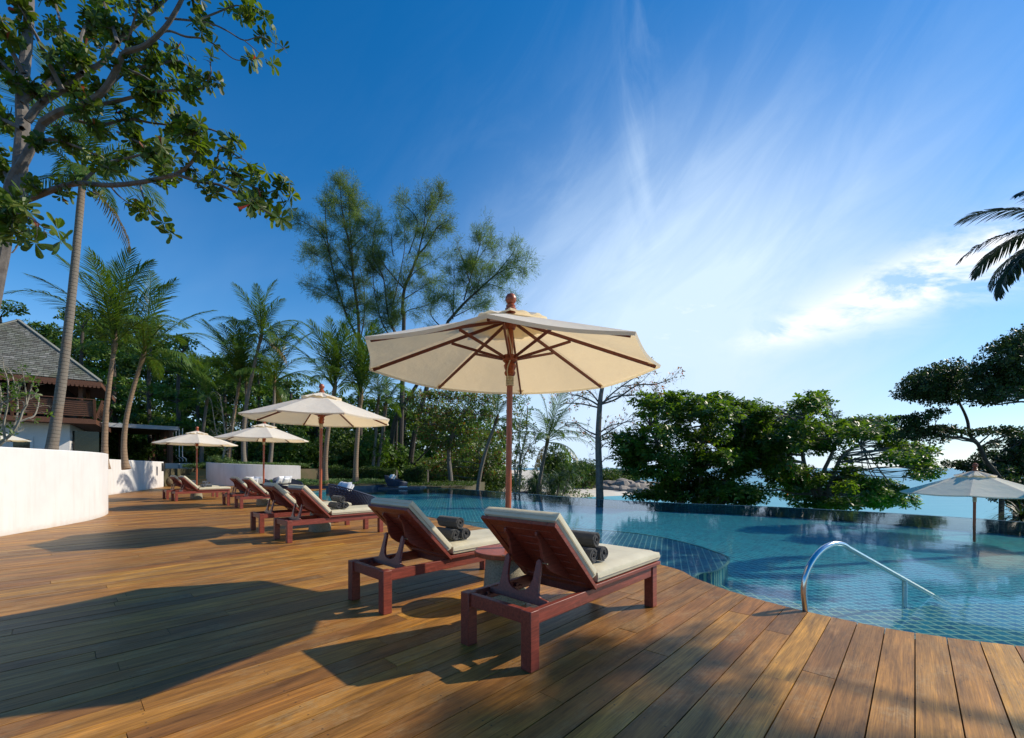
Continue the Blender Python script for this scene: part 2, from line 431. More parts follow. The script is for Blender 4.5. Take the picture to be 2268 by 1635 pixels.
wd = bpy.data.worlds.new('World'); SC.world = wd; wd.use_nodes = True
class WT(NT):
    def __init__(s, tree): s.t = tree
w = WT(wd.node_tree); w.t.nodes.clear()
outw = w.t.nodes.new('ShaderNodeOutputWorld')
sky = w.n('TexSky', _sky_type='NISHITA', _sun_disc=False, _sun_elevation=EL, _sun_rotation=AZ, _air_density=1.1, _dust_density=.1, _ozone_density=5.5, _altitude=300)
hs_ = w.n('HueSaturation', Hue=.499, Saturation=1.3, Value=1.25, Color=sky.outputs[0]); skyc = hs_.outputs[0]
tc = w.n('TexCoord').outputs['Generated']
sp = w.n('SeparateXYZ', Vector=tc)
X, Y, Z = sp.outputs
az = w.math('ARCTAN2', X, Y); el = w.math('ARCSINE', Z)
def gauss(a0, sa, e0, se, rot=0.):
    da = w.math('SUBTRACT', az, R(a0)); de = w.math('SUBTRACT', el, R(e0))
    c, s_ = math.cos(R(rot)), math.sin(R(rot))
    p = w.math('ADD', w.math('MULTIPLY', da, c), w.math('MULTIPLY', de, s_))
    q = w.math('SUBTRACT', w.math('MULTIPLY', de, c), w.math('MULTIPLY', da, s_))
    p = w.math('DIVIDE', p, R(sa)); q = w.math('DIVIDE', q, R(se))
    e = w.math('ADD', w.math('MULTIPLY', p, p), w.math('MULTIPLY', q, q))
    return w.math('EXPONENT', w.math('MULTIPLY', e, -1))
def wn(sx, sy, rot, scale, detail, rough, dist, off=0.):
    cb = w.n('CombineXYZ', X=az, Y=el, Z=off)
    mp = w.n('Mapping', Vector=cb.outputs[0]); mp.inputs['Rotation'].default_value = (0, 0, R(rot)); 
    m2 = w.n('Mapping', Vector=mp.outputs[0]); m2.inputs['Scale'].default_value = (sx, sy, 1)
    return w.noise(m2.outputs[0], scale, detail, rough, dist)
wisp = wn(1, 3.2, -38, 3.0, 9, .62, .7)
wisp2 = wn(3.4, 1, -12, 3.2, 8, .6, .6, 3.)
soft = wn(1, 1.6, -20, 2.0, 4, .5, .3, 7.)
puff = wn(1, 2.6, 14, 7.5, 9, .62, .35, 11.)
veil = w.math('ADD', w.math('MULTIPLY', gauss(25, 25, 15, 17), 1.0), w.math('MULTIPLY', gauss(12, 17, 20, 11, 20), .38))
veil = w.math('ADD', veil, w.math('MULTIPLY', gauss(30, 13, 27, 8, -15), .22))
veil = w.math('MULTIPLY', veil, w.math('ADD', .72, w.math('MULTIPLY', w.ramp(wisp, [(.30, 0), (.72, 1)]), .22)))
veil = w.math('ADD', veil, w.math('MULTIPLY', gauss(20, 40, 1, 8), .42))
veil = w.math('ADD', veil, w.math('MULTIPLY', w.math('MULTIPLY', gauss(17, 2.6, 41, 12, 0), w.ramp(wisp2, [(.42, 0), (.75, 1)])), .38))
veil = w.math('ADD', veil, w.math('MULTIPLY', w.math('MULTIPLY', gauss(24, 30, 30, 14), w.ramp(wisp, [(.45, 0), (.8, 1)])), .14))
veil = w.math('ADD', veil, w.math('MULTIPLY', w.math('MULTIPLY', gauss(-30, 30, 18, 12), w.ramp(soft, [(.45, 0), (.8, 1)])), .16))
veil = w.math('ADD', veil, w.math('MULTIPLY', gauss(-25, 50, -2, 13), .5))
band = w.math('ADD', gauss(43, 9, 17.5, 2.6, 11), w.math('MULTIPLY', gauss(33, 4.5, 15.2, 1.3, 6), .9))
band = w.math('ADD', band, w.math('MULTIPLY', gauss(55, 12, 18.5, 2.4, 8), .9))
cl = w.math('MULTIPLY', band, w.ramp(puff, [(.36, 0), (.56, 1)]))
cl = w.math('ADD', cl, w.math('MULTIPLY', w.math('MULTIPLY', gauss(24, 5, 18, 3), w.ramp(puff, [(.56, 0), (.66, 1)])), .6))
c1 = w.mix(w.math('MULTIPLY', veil, 1, clamp=True), skyc, (5.6, 7.1, 8.9))
c2 = w.mix(w.math('MULTIPLY', cl, .92, clamp=True), c1, (9.6, 9.7, 10.0))
bg = w.n('Background', Color=c2, Strength=.1)
w.t.links.new(bg.outputs[0], outw.inputs[0])
SC.view_settings.view_transform = 'Standard'; SC.view_settings.look = 'None'; SC.view_settings.exposure = .36; SC.view_settings.gamma = 1
SC.cycles.max_bounces = 8; SC.cycles.transparent_max_bounces = 24; SC.cycles.caustics_reflective = False; SC.cycles.caustics_refractive = False
SC.cycles.sample_clamp_indirect = 6

# ================================================================== deck
DA = math.atan2(.727, .687)                          # direction the boards run in
du = Vector((.687, .727)).normalized(); dv = Vector((-du.y, du.x))
EDGE = [(-4, 6.2), (-2, 5.45), (-1.2, 5.2), (-.6, 5.0), (-.15, 4.84), (.23, 4.78), (.57, 4.80), (.95, 4.87), (1.47, 5.04), (1.98, 5.36), (2.54, 5.74), (4.6, 6.12), (7.39, 6.58), (9.97, 6.95), (14.5, 7.25), (19.0, 7.75), (22.5, 8.6), (25.6, 9.9), (27.5, 11.6), (29., 13.6)]
_sp = cat_rom([(a, b, 0) for a, b in EDGE], 8)
_ev = np.array([p.x for p in _sp]); _eu = np.array([p.y for p in _sp])
def edge_u(v): return float(np.interp(v, _ev, _eu))
def uv2xy(u, v): return (du.x * u + dv.x * v, du.y * u + dv.y * v)
PW, GAP, TH = .183, .007, .03
random.seed(4)
mb = MB()
for k in range(int(-4 / PW), int(46 / PW)):
    v0 = k * PW + GAP / 2; v1 = (k + 1) * PW - GAP / 2
    vm = (v0 + v1) / 2
    end = 30 if vm > 29 else None
    ue0 = edge_u(v0) if end is None else 15.5; ue1 = edge_u(v1) if end is None else 15.5
    u = -8. - random.random() * 3
    while True:
        L = random.uniform(2.4, 5.6); u2 = u + L
        last = u2 > min(ue0, ue1) - .5
        a0, a1 = (ue0, ue1) if last else (u2 - .0035, u2 - .0035)
        x0 = u
        dz = random.uniform(-.0015, .0015)
        vs = [(x0, v0), (a0, v0), (a1, v1), (x0, v1)]
        mb.add([(x, y, -TH) for x, y in vs] + [(x, y, dz) for x, y in vs], [(0, 3, 2, 1), (4, 5, 6, 7), (0, 1, 5, 4), (1, 2, 6, 5), (2, 3, 7, 6), (3, 0, 4, 7)])
        if last: break
        u = u2
deck = mb.build('deck', M['deck'], smooth=0); deck.rotation_euler = (0, 0, math.atan2(du.y, du.x)); tag(deck, kind='structure')
# joists' dark bed just below the boards
poly = [uv2xy(-11, -4)] + [uv2xy(edge_u(v) - .03, v) for v in np.linspace(-4, 29, 90)] + [uv2xy(15.4, 29.1), uv2xy(15.4, 46), uv2xy(-11, 46)]
tag(MB().prism(poly, -.3, -.045).build('deck_bed', M['dark_gap'], smooth=0), kind='structure')

# ================================================================== pool
WL = -.075
far = [(29.5, -12.5), (31.2, -10.5), (31.0, -7.2), (29.4, -4.2), (25.3, -.72), (19.5, 3.9), (17.3, 6.6), (16.0, 9.0), (13.9, 11.5), (11.2, 13.45), (8, 14.6), (3, 15.0), (-1, 15.0)]
farc = cat_rom([(b, a, 0) for a, b in far], 6)
near = [uv2xy(edge_u(v) + .0, v) for v in np.linspace(-4, 29, 110)]
outline = [(p.x, p.y) for p in farc] + [(15, -3), uv2xy(6.2, -4)] + near[1:]
outline += [(-13.5, 28.3)]
tag(MB().prism([(x, y) for x, y in outline], -1.35, -.44).build('pool_floor', M['pool_tile'], smooth=0), kind='structure')
# water body: top sheet, sides run just inside the walls
tag(MB().add([(x, y, WL) for x, y in outline[::-1]], [tuple(range(len(outline)))]).build('pool_water', M['pool_water'], smooth=0), kind='structure')
mb = MB()
for i in range(len(outline)):
    a = Vector(outline[i]); b = Vector(outline[(i + 1) % len(outline)])
    d = (b - a)
    if d.length < 1e-4: continue
    mb.add([(a.x, a.y, -1.3), (b.x, b.y, -1.3), (b.x, b.y, WL + .002), (a.x, a.y, WL + .002)], [(0, 1, 2, 3)])
# infinity edge: flat weir just at the water line
tag(mb.build('pool_wall', M['pool_tile_wall'], smooth=0), kind='structure')
def offset_line(pts, d):
    out = []
    for i, p in enumerate(pts):
        a = pts[max(0, i - 1)]; b = pts[min(len(pts) - 1, i + 1)]
        t = Vector((b[0] - a[0], b[1] - a[1])).normalized(); out.append((p[0] - t.y * d, p[1] + t.x * d))
    return out
fl = [(p.x, p.y) for p in farc]
fo = offset_line(fl, .22); fi = offset_line(fl, .0)
tag(MB().prism(fo + fi[::-1], -2.2, WL - .006).build('pool_weir', M['curb_tile'], smooth=0), kind='structure')
# shallow ledge that follows the deck, and its rounded end
mk_tiles('rim_tile', s=.1, c1=(.45, .50, .38), c2=(.5, .56, .42), grout=(.7, .7, .5), ms=.06)
led = [(-4.4, 16.2), (-2.75, 13.2), (-1.05, 11.6), (1.2, 10.6), (2.79, 9.6), (3.4, 8.44), (3.55, 7.6), (3.56, 7.09), (3.42, 6.77), (3.2, 6.45), (2.9, 6.12), (2.62, 5.98), (2.44, 5.77), (2.35, 5.55)]
lc = [(p.x, p.y) for p in cat_rom([(a, b, 0) for a, b in led], 5)]
nearl = [uv2xy(edge_u(v), v) for v in np.linspace(2.2, 14.3, 40)]
tag(MB().prism(lc + nearl, -.7, -.145).build('pool_ledge', M['bench_tile'], smooth=0), kind='structure')
tag(MB().prism(lc + nearl, -.144, -.13).build('pool_ledge_top', M['ledge_tile'], smooth=0), kind='structure')
tag(MB().prism(lc + offset_line(lc, .035)[::-1], -.1295, -.118).build('pool_ledge_rim', M['rim_tile'], smooth=0), kind='structure')
# steps between the ledge and the bench
for i, (dd, z) in enumerate(((.36, -.17), (.74, -.24), (1.14, -.31), (1.55, -.375))):
    vv = np.linspace(-.15 - i * .1, 2.28, 24)
    inner = [uv2xy(edge_u(v) + .0 + (.0 if i == 0 else -.0), v) for v in vv]
    outer = [uv2xy(edge_u(v) + dd * (1 - .25 * max(0, (v - 1.3)) / 1.0), v) for v in vv]
    tag(MB().prism(inner + outer[::-1], -.7, z - .001 * i).build('pool_step', M['bench_tile'], smooth=0), kind='structure')
bench = [(3.25, 4.40), (3.45, 4.60), (3.74, 4.54), (4.15, 4.57), (4.5, 4.66), (4.89, 4.74), (5.63, 4.70), (6.6, 4.3), (7.4, 3.3), (7.8, 2)]
bn = [uv2xy(edge_u(v), v) for v in np.linspace(-3.6, .62, 20)]
tag(MB().prism([(p.x, p.y) for p in cat_rom([(a, b, 0) for a, b in bench], 5)] + bn, -.7, -.16).build('pool_bench', M['bench_tile'], smooth=0), kind='structure')

# planted island with its dark curb
ic, ir = (-13.2, 30.2), (4.3, 2.75)
isl = [(ic[0] + ir[0] * math.cos(a), ic[1] + ir[1] * math.sin(a)) for a in np.linspace(0, 2 * math.pi, 60, endpoint=False)]
tag(MB().prism(isl, -1.2, .16).build('planter_island', M['curb_tile'], smooth=0), kind='structure')
tag(MB().prism([(ic[0] + (x - ic[0]) * .95, ic[1] + (y - ic[1]) * .95) for x, y in isl], .1, .2).build('planter_soil', M['soil'], smooth=0), kind='structure')

# ================================================================== ground, garden terraces, sea
def shore(y):
    ys = [-40, 20, 30, 50, 62, 67, 76, 86, 100, 108, 125, 150, 200, 260, 400, 900]
    xs = [24, 17, 9, 10, 12, 21, 30, 38, 40, 30, 34, 26, 22, 26, 60, 300]
    return np.interp(y, ys, xs)
xs = np.concatenate([np.linspace(-900, -110, 14), np.linspace(-100, 70, 171), np.linspace(80, 900, 14)])
ys = np.concatenate([np.linspace(-60, 160, 221), np.linspace(170, 900, 30)])
vs = []; fs = []
rs = np.random.RandomState(3)
for y in ys:
    sx = shore(y)
    for x in xs:
        d = x - sx
        h = -1.7 - .9 * min(1, max(0, (y - 18) / 45.))
        h += (-1.9 - 0.0) * min(1, max(0, (d + 6) / 10.)) if True else 0
        h += .08 * math.sin(x * .7) * math.sin(y * .9)
        if y > 110 and x < -20: h += min(14, (y - 110) * .12)
        vs.append((x, y, h))
nx = len(xs)
fs = [(j * nx + i, j * nx + i + 1, (j + 1) * nx + i + 1, (j + 1) * nx + i) for j in range(len(ys) - 1) for i in range(nx - 1)]
tag(MB().add(vs, fs).build('ground', M['ground']), kind='structure')
tag(MB().add([(-3000, -60, -3.0), (9000, -60, -3.0), (9000, 11000, -3.0), (-3000, 11000, -3.0)], [(0, 1, 2, 3)]).build('sea', M['sea'], smooth=0), kind='structure')

W1 = [(-9.4, 6.6), (-9.75, 7.6), (-10.1, 8.45), (-10.6, 10.18), (-11.0, 11.2), (-11.7, 12.3), (-12.6, 13.2), (-14.5, 14.2), (-18, 15.2), (-24, 16.2)]
W2 = [(-16.5, 15.6), (-18.2, 18.2), (-20.2, 21.5), (-22.0, 25.0), (-23.6, 28.0), (-24.75, 30.3)]
W3 = [(-25.2, 36.6), (-24.6, 34.4), (-23.5, 32.9), (-22.4, 32.1), (-20.9, 31.8), (-18.8, 32.6), (-17.0, 34.3)]
def wall(name, pts, z1, th, side, label, slope=0):
    c = [(p.x, p.y) for p in cat_rom([(a, b, 0) for a, b in pts], 8)]
    o = offset_line(c, th * side)
    n = len(c); vs = []
    for i in range(n):
        zt = z1 + slope * max(0, (i / (n - 1) - .35)) / .65
        vs += [(c[i][0], c[i][1], -.3), (c[i][0], c[i][1], zt), (o[i][0], o[i][1], zt), (o[i][0], o[i][1], -.3)]
    fs = []
    for i in range(n - 1):
        a = i * 4; b = a + 4
        fs += [(a, b, b + 1, a + 1), (a + 1, b + 1, b + 2, a + 2), (a + 2, b + 2, b + 3, a + 3)]
    fs += [(0, 1, 2, 3), ((n - 1) * 4 + 3, (n - 1) * 4 + 2, (n - 1) * 4 + 1, (n - 1) * 4)]
    return tag(MB().add(vs, fs).build(name, M['plaster'], bevel=.02, seg=2), label, 'wall')
wall('curved_wall', W1, 1.77, .3, 1, 'large white plaster wall curving away at the left edge of the deck')
wall('curved_wall', W2, 1.79, .3, 1, 'white plaster wall behind the big one, in palm shadow at its far end')
wall('curved_wall', W3, 1.80, .3, 1, 'white curved planter wall topped with groundcover beyond the umbrellas', -.27)

def prism(name, pts, z0, z1, mat, **k):
    return tag(MB().prism(pts, z0, z1).build(name, M[mat], smooth=0), kind='structure')
prism('garden_ground', [(-9.6, 6.6), (-10.3, 8.5), (-10.8, 10.2), (-11.9, 12.3), (-12.8, 13.4), (-14.6, 14.45), (-16.8, 15.6), (-20.5, 21.6), (-25.0, 30.3), (-26.2, 33), (-26.2, 36.2), (-70, 36.2), (-70, 0), (-10, 0)], -1.6, 1.30, 'soil')
prism('garden_terrace', [(-70, 36.2), (-25.0, 36.2), (-24.4, 34.5), (-23.3, 33.15), (-22.3, 32.4), (-20.9, 32.1), (-18.9, 32.9), (-17.2, 34.6), (-16.5, 46), (-14, 120), (-70, 120)], -1.6, 1.28, 'soil')
prism('lawn', [(-17.3, 34.7), (-15.8, 30), (-8.7, 31.5), (-5.2, 31.3), (-3.6, 32.5), (-2.4, 45), (0, 90), (-17.3, 90)], -1.6, -.02, 'soil')
prism('stone_path', [(-15.7, 27.8), (-13.6, 27.7), (-13.8, 29.5), (-15.4, 31.1)], -.5, .03, 'paving')

# stairs up to the garden
mb = MB()
for i in range(5):
    mb.box(-29, -22.4 - i * .45, 32.4 + i * .78, 36.6, -.2 + i * .001, .255 * (i + 1) - .01 * 0)
tag(mb.build('stone_steps', M['sandstone'], bevel=.012), 'sandstone garden steps rising between two white walls', 'steps')
# ================================================================== sun loungers
LW, LL, LH = .71, 1.90, .40
BH = (.76, .415)                 # backrest hinge (x, z)
BT = (.235, .955)                # backrest top
def make_lounger(withparts=True):
    root = empty('sun_lounger')
    wd_ = M['red_wood']; s = .09
    for x in (0, LL - s):
        for y in (0, LW - s):
            MB().box(x, x + s, y, y + s, 0, LH).build('leg', wd_, root, bevel=.005, seg=2)
    b = MB()
    b.box(s, LL - s, .012, .057, LH - .10, LH - .004); b.box(s, LL - s, LW - .057, LW - .012, LH - .10, LH - .004)
    b.box(.02, .065, s, LW - s, LH - .10, LH - .004); b.box(LL - .065, LL - .02, s, LW - s, LH - .10, LH - .004)
    b.box(.80, .84, .058, LW - .058, LH - .08, LH - .01)
    b.build('frame', wd_, root, bevel=.004, seg=2)
    # notched rack strips the support bar rests in
    b = MB()
    for y0 in (.058, LW - .082):
        b.box(.1, .62, y0, y0 + .024, LH - .085, LH - .055)
        for k in range(6): b.box(.12 + k * .085, .15 + k * .085, y0, y0 + .024, LH - .056, LH - .03)
    b.build('rack', wd_, root, bevel=.003)
    # flat bed platform
    b = MB(); z0 = LH + .002
    b.box(BH[0], LL + .035, -.022, .05, z0, z0 + .032); b.box(BH[0], LL + .035, LW - .05, LW + .022, z0, z0 + .032)
    b.box(LL - .03, LL + .034, .051, LW - .051, z0, z0 + .031)
    for k in range(9): b.box(BH[0] + .02 + k * .122, BH[0] + .12 + k * .122, .051, LW - .051, z0 + .004, z0 + .022)
    b.build('bed_platform', wd_, root, bevel=.004, seg=2)
    # backrest in its own frame: s along the board from hinge to top
    d = Vector((BT[0] - BH[0], 0, BT[1] - BH[1])); Lb = d.length; d.normalize()
    n = Vector((-d.z, 0, d.x)) * -1                  # towards the sitter
    m = Matrix((d, Vector((0, 1, 0)), n)).transposed().to_4x4(); m.translation = (BH[0], 0, BH[1])
    b = MB()
    b.box(-.02, Lb, -.022, .05, -.015, .017, m); b.box(-.02, Lb, LW - .05, LW + .022, -.015, .017, m)
    b.box(Lb - .075, Lb, .051, LW - .051, -.0145, .0165, m); b.box(-.018, .04, .051, LW - .051, -.0145, .0165, m)
    bk = b.build('backrest', wd_, root, bevel=.004, seg=2)
    b = MB()
    for k in range(7):
        a = .045 + k * (Lb - .125) / 7; b.box(a, a + (Lb - .125) / 7 - .006, .051, LW - .051, -.008, .010, m)
    b.build('backrest_slats', wd_, root, bevel=.003)
    # curved fins under the backrest
    for y in (.185, .50):
        prof = [(.10, -.008), (.10, -.03), (.2, -.075), (.32, -.125), (.40, -.14), (.47, -.125), (.53, -.085), (.60, -.05), (.655, -.045), (.672, -.03), (.672, -.016), (.66, -.008)]
        mm = m @ Matrix.Translation((0, y + .012, 0)) @ Matrix.Rotation(R(90), 4, 'X')
        # rotation X 90: local y -> z
        MB().prism(prof, -.0, .024, mm).build('fin', wd_, root, bevel=.004, seg=2)
    # U-shaped prop: foot bar and two arms up to the pins
    a0 = Vector((.255, 0, LH - .045)); a1 = Vector((.33, 0, .655)); da = (a1 - a0).normalized(); na = Vector((da.z, 0, -da.x))
    La = (a1 - a0).length + .015
    mm = Matrix((Vector((0, 1, 0)), da, na)).transposed().to_4x4(); mm.translation = a0
    U = [(.062, 0), (LW - .062, 0), (LW - .062, .045), (.575, .055), (.552, .085), (.545, .16), (.538, La - .02), (.525, La), (.505, La), (.492, La - .02), (.482, .17)]
    for k in range(9):
        a = math.pi * k / 8; U.append((.355 + .118 * math.cos(a), .155 - .085 * math.sin(a)))
    U += [(.228, .17), (.218, La - .02), (.205, La), (.185, La), (.172, La - .02), (.165, .16), (.158, .085), (.135, .055), (.062, .045)]
    MB().prism(U, -.013, .013, mm).build('prop', wd_, root, bevel=.003)
    for y in (.17, .54):
        MB().tube([(.33, y - .05, .645), (.33, y + .05, .645)], .005, 6).build('pin', M['pin'], root)
    # mattress pieces
    def cushion(x0, x1, z0, z1, mat_, name, mtx=None):
        nu, nv = 25, 13
        def half(top):
            vs = []
            for j in range(nv):
                for i in range(nu):
                    u = i / (nu - 1); v = j / (nv - 1)
                    e = min(1, min(u, 1 - u) / .05) * min(1, min(v, 1 - v) / .08)
                    puff = .010 * math.sin(math.pi * u) ** .5 * math.sin(math.pi * v) ** .5
                    wob = .0025 * math.sin(u * 9 + 2 * v) * math.sin(v * 7)
                    z = (z1 - .016 * (1 - e) ** 2 + puff + wob) if top else (z0 + .010 * (1 - e) ** 2)
                    vs.append(Vector((x0 + (x1 - x0) * u, -.008 + (LW + .016) * v, z)))
            return vs
        t, bt = half(True), half(False)
        fs = [(j * nu + i, j * nu + i + 1, (j + 1) * nu + i + 1, (j + 1) * nu + i) for j in range(nv - 1) for i in range(nu - 1)]
        N = nu * nv
        ring = [i for i in range(nu)] + [j * nu + nu - 1 for j in range(1, nv)] + [(nv - 1) * nu + i for i in range(nu - 2, -1, -1)] + [j * nu for j in range(nv - 2, 0, -1)]
        c = Vector(((x0 + x1) / 2, LW / 2, 0))
        mid = []
        for r_ in ring:
            p = (t[r_] + bt[r_]) / 2; o = Vector((p.x - c.x, p.y - c.y, 0))
            ox = .010 if abs(p.x - x0) < 1e-4 or abs(p.x - x1) < 1e-4 else 0
            oy = .010 if abs(p.y + .008) < 1e-4 or abs(p.y - LW - .008) < 1e-4 else 0
            mid.append(p + Vector((math.copysign(ox, o.x), math.copysign(oy, o.y), 0)))
        vs = t + bt + mid; K = len(ring)
        fs2 = [tuple(x + N for x in f[::-1]) for f in fs]
        sd = []
        for i in range(K):
            j = (i + 1) % K
            sd.append((ring[i], 2 * N + i, 2 * N + j, ring[j])); sd.append((2 * N + i, ring[i] + N, ring[j] + N, 2 * N + j))
        if mtx: vs = [mtx @ v for v in vs]
        return MB().add(vs, fs + fs2 + sd).build(name, mat_, root, smooth=50)
    c1 = cushion(BH[0] + .045, LL + .03, LH + .036, LH + .134, M['seat_vinyl'], 'mattress')
    c2 = cushion(.075, Lb + .005, .02, .122, M['seat_vinyl'], 'back_cushion', m)
    # welt lines
    b = MB()
    for z in (LH + .079,):
        b.tube([(BH[0] + .05, -.0205, z), (LL + .02, -.0205, z)], .0028, 5)
        b.tube([(BH[0] + .05, LW + .0205, z), (LL + .02, LW + .0205, z)], .0028, 5)
    b.build('piping', M['rope'], c1)
    b = MB()
    b.tube([m @ Vector((.08, -.0195, .06)), m @ Vector((Lb, -.0195, .06))], .0028, 5)
    b.tube([m @ Vector((Lb + .0145, 0, .06)), m @ Vector((Lb + .0145, LW, .06))], .0028, 5)
    b.build('piping', M['rope'], c2)
    return root

LOUNG = [  # x, y, angle deg, label
    (.123, 2.795, 46.9, 'nearest and largest red sun lounger, foot end towards the pool'),
    (-1.176, 3.897, 46.2, 'red sun lounger left of the nearest one, three grey towel rolls in full view'),
    (-4.01, 7.61, 47.0, 'red sun lounger in the second pair from the camera, right one, carrying stacked towels'),
    (-5.19, 8.77, 45.0, 'red sun lounger, left one of the second pair from the camera'),
    (-8.95, 14.04, 46.0, 'red sun lounger under the third umbrella, the right one of that pair'),
    (-10.15, 15.2, 46.0, 'red sun lounger under the third umbrella, the left one of that pair'),
    (-13.48, 17.07, 50.0, 'red sun lounger of the farthest pair, nearer one, its whole side and mattress in view'),
    (-14.75, 18.2, 50.0, 'red sun lounger of the farthest pair, the one beside the wicker lantern'),
]
proto = make_lounger()
loungers = []
for i, (x, y, a, lab) in enumerate(LOUNG):
    o = proto if i == 0 else copy_tree(proto)
    o.location = (x, y, .001); o.rotation_euler = (0, 0, R(a))
    tag(o, lab, 'sun lounger', 'red wooden sun loungers in pairs along the deck')
    loungers.append(o)

# ================================================================== rolled towels
def make_towel(mat):
    b = MB(); L = .33; turns = 4.2; N = 88
    r0, r1 = .010, .058
    out = []
    for i in range(N + 1):
        t = i / N; a = t * turns * 2 * math.pi
        r = r0 + (r1 - r0) * t + .0015 * math.sin(a * 3)
        out.append((r, a))
    th = .0098
    vs = []
    ny = 9
    for j in range(ny):
        v = j / (ny - 1); y = -L / 2 + L * v
        for (r, a) in out:
            yy = y + (.004 * math.sin(a * 1.7 + j * 0) if j in (0, ny - 1) else 0) + .0012 * random.uniform(-1, 1)
            rr = r + .0009 * math.sin(9 * v + a)
            vs.append((rr * math.cos(a), yy, rr * math.sin(a)))
            
        for (r, a) in out:
            yy = y + (.004 * math.sin(a * 1.7) if j in (0, ny - 1) else 0)
            rr = r + th
            vs.append((rr * math.cos(a), yy, rr * math.sin(a)))
    K = N + 1; S = 2 * K; fs = []
    for j in range(ny - 1):
        for i in range(N):
            a = j * S + i; fs.append((a, a + 1, a + 1 + S, a + S))
            a += K; fs.append((a, a + S, a + 1 + S, a + 1))
        a = j * S + N; fs.append((a, a + K, a + K + S, a + S))
    for j in (0, ny - 1):
        for i in range(N):
            a = j * S + i; fs.append((a, a + 1, a + 1 + K, a + K) if j else (a, a + K, a + 1 + K, a + 1))
    return b.add(vs, fs).mesh('towel_roll', 60)
tm = {k: make_towel(k) for k in ('towel', 'towel_blue')}
for k in tm: tm[k].materials.append(M[k])
def towel(l, x, y, z, rz, roll, lab, k='towel', grp='grey towel rolls stacked on the loungers'):
    o = bpy.data.objects.new('rolled_towel', tm[k]); COL.objects.link(o)
    L = loungers[l]
    p = Matrix.Translation(L.location) @ Matrix.Rotation(L.rotation_euler.z, 4, 'Z') @ Vector((x, y, z))
    o.location = p; o.rotation_euler = (0, 0, L.rotation_euler.z + R(rz)) if not roll else Euler((0, 0, L.rotation_euler.z + R(rz)))
    # roll about own axis first
    o.rotation_mode = 'QUATERNION'
    o.rotation_quaternion = (Matrix.Rotation(L.rotation_euler.z + R(rz), 3, 'Z') @ Matrix.Rotation(R(roll), 3, 'Y')).to_quaternion()
    tag(o, lab, 'towel', grp)
zb = LH + .137 + .068 + .010; zt = zb + .118
for l, nm, k in ((0, 'the nearest lounger', 'towel'), (1, 'the lounger left of the nearest one', 'towel'), (2, 'the right lounger of the second pair', 'towel')):
    yy = {0: .29, 1: .31, 2: .20}[l]
    towel(l, .955, yy, zb, 2, 40, 'lower grey towel roll by the backrest on ' + nm, k)
    towel(l, 1.096, yy - .02, zb, -2, 150, 'lower grey towel roll on the foot side on ' + nm, k)
    towel(l, 1.03, yy + .02, zt, 3, 260, 'top grey towel roll of the three on ' + nm, k)
towel(6, .98, .18, zb, 4, 40, 'lower bluish towel roll by the backrest on the farthest pair\'s nearer lounger', 'towel_blue')
towel(6, 1.17, .36, zb, 75, 10, 'bluish towel roll lying lengthwise on the farthest pair\'s nearer lounger', 'towel_blue')
towel(6, 1.06, .22, zt, 4, 240, 'top bluish towel roll on the farthest pair\'s nearer lounger', 'towel_blue')
towel(7, .93, .25, zb, 2, 40, 'lower left towel roll behind the farthest umbrella\'s mast', 'towel_blue')
towel(7, 1.07, .25, zb, -2, 150, 'lower right towel roll behind the farthest umbrella\'s mast', 'towel_blue')
towel(7, 1.0, .26, zt, 3, 260, 'top towel roll behind the farthest umbrella\'s mast', 'towel_blue')

# ================================================================== side tables
def make_table():
    root = empty('side_table')
    MB().lathe([(.222, 0), (.225, .02), (.205, .25), (.19, .46), (.188, .475)], 40).build('pedestal', M['aggregate'], root)
    b = MB()
    # two-board round top with a hole for the mast
    b.lathe([(.295, .476), (.305, .482), (.305, .518), (.297, .525)], 48)
    b.build('table_top', M['mast_wood'], root)
    return root
TAB = [(-.075, 4.31, 'in front between the two nearest loungers'), (-4.13, 9.17, 'between the loungers of the second pair'),
       (-9.07, 15.55, 'under the third umbrella from the camera'), (-13.78, 18.62, 'under the farthest umbrella of the deck')]
tp = make_table()
for i, (x, y, l) in enumerate(TAB):
    o = tp if i == 0 else copy_tree(tp)
    o.location = (x, y, .001); tag(o, 'round wood-topped stone side table ' + l, 'side table', 'side tables holding the umbrellas')

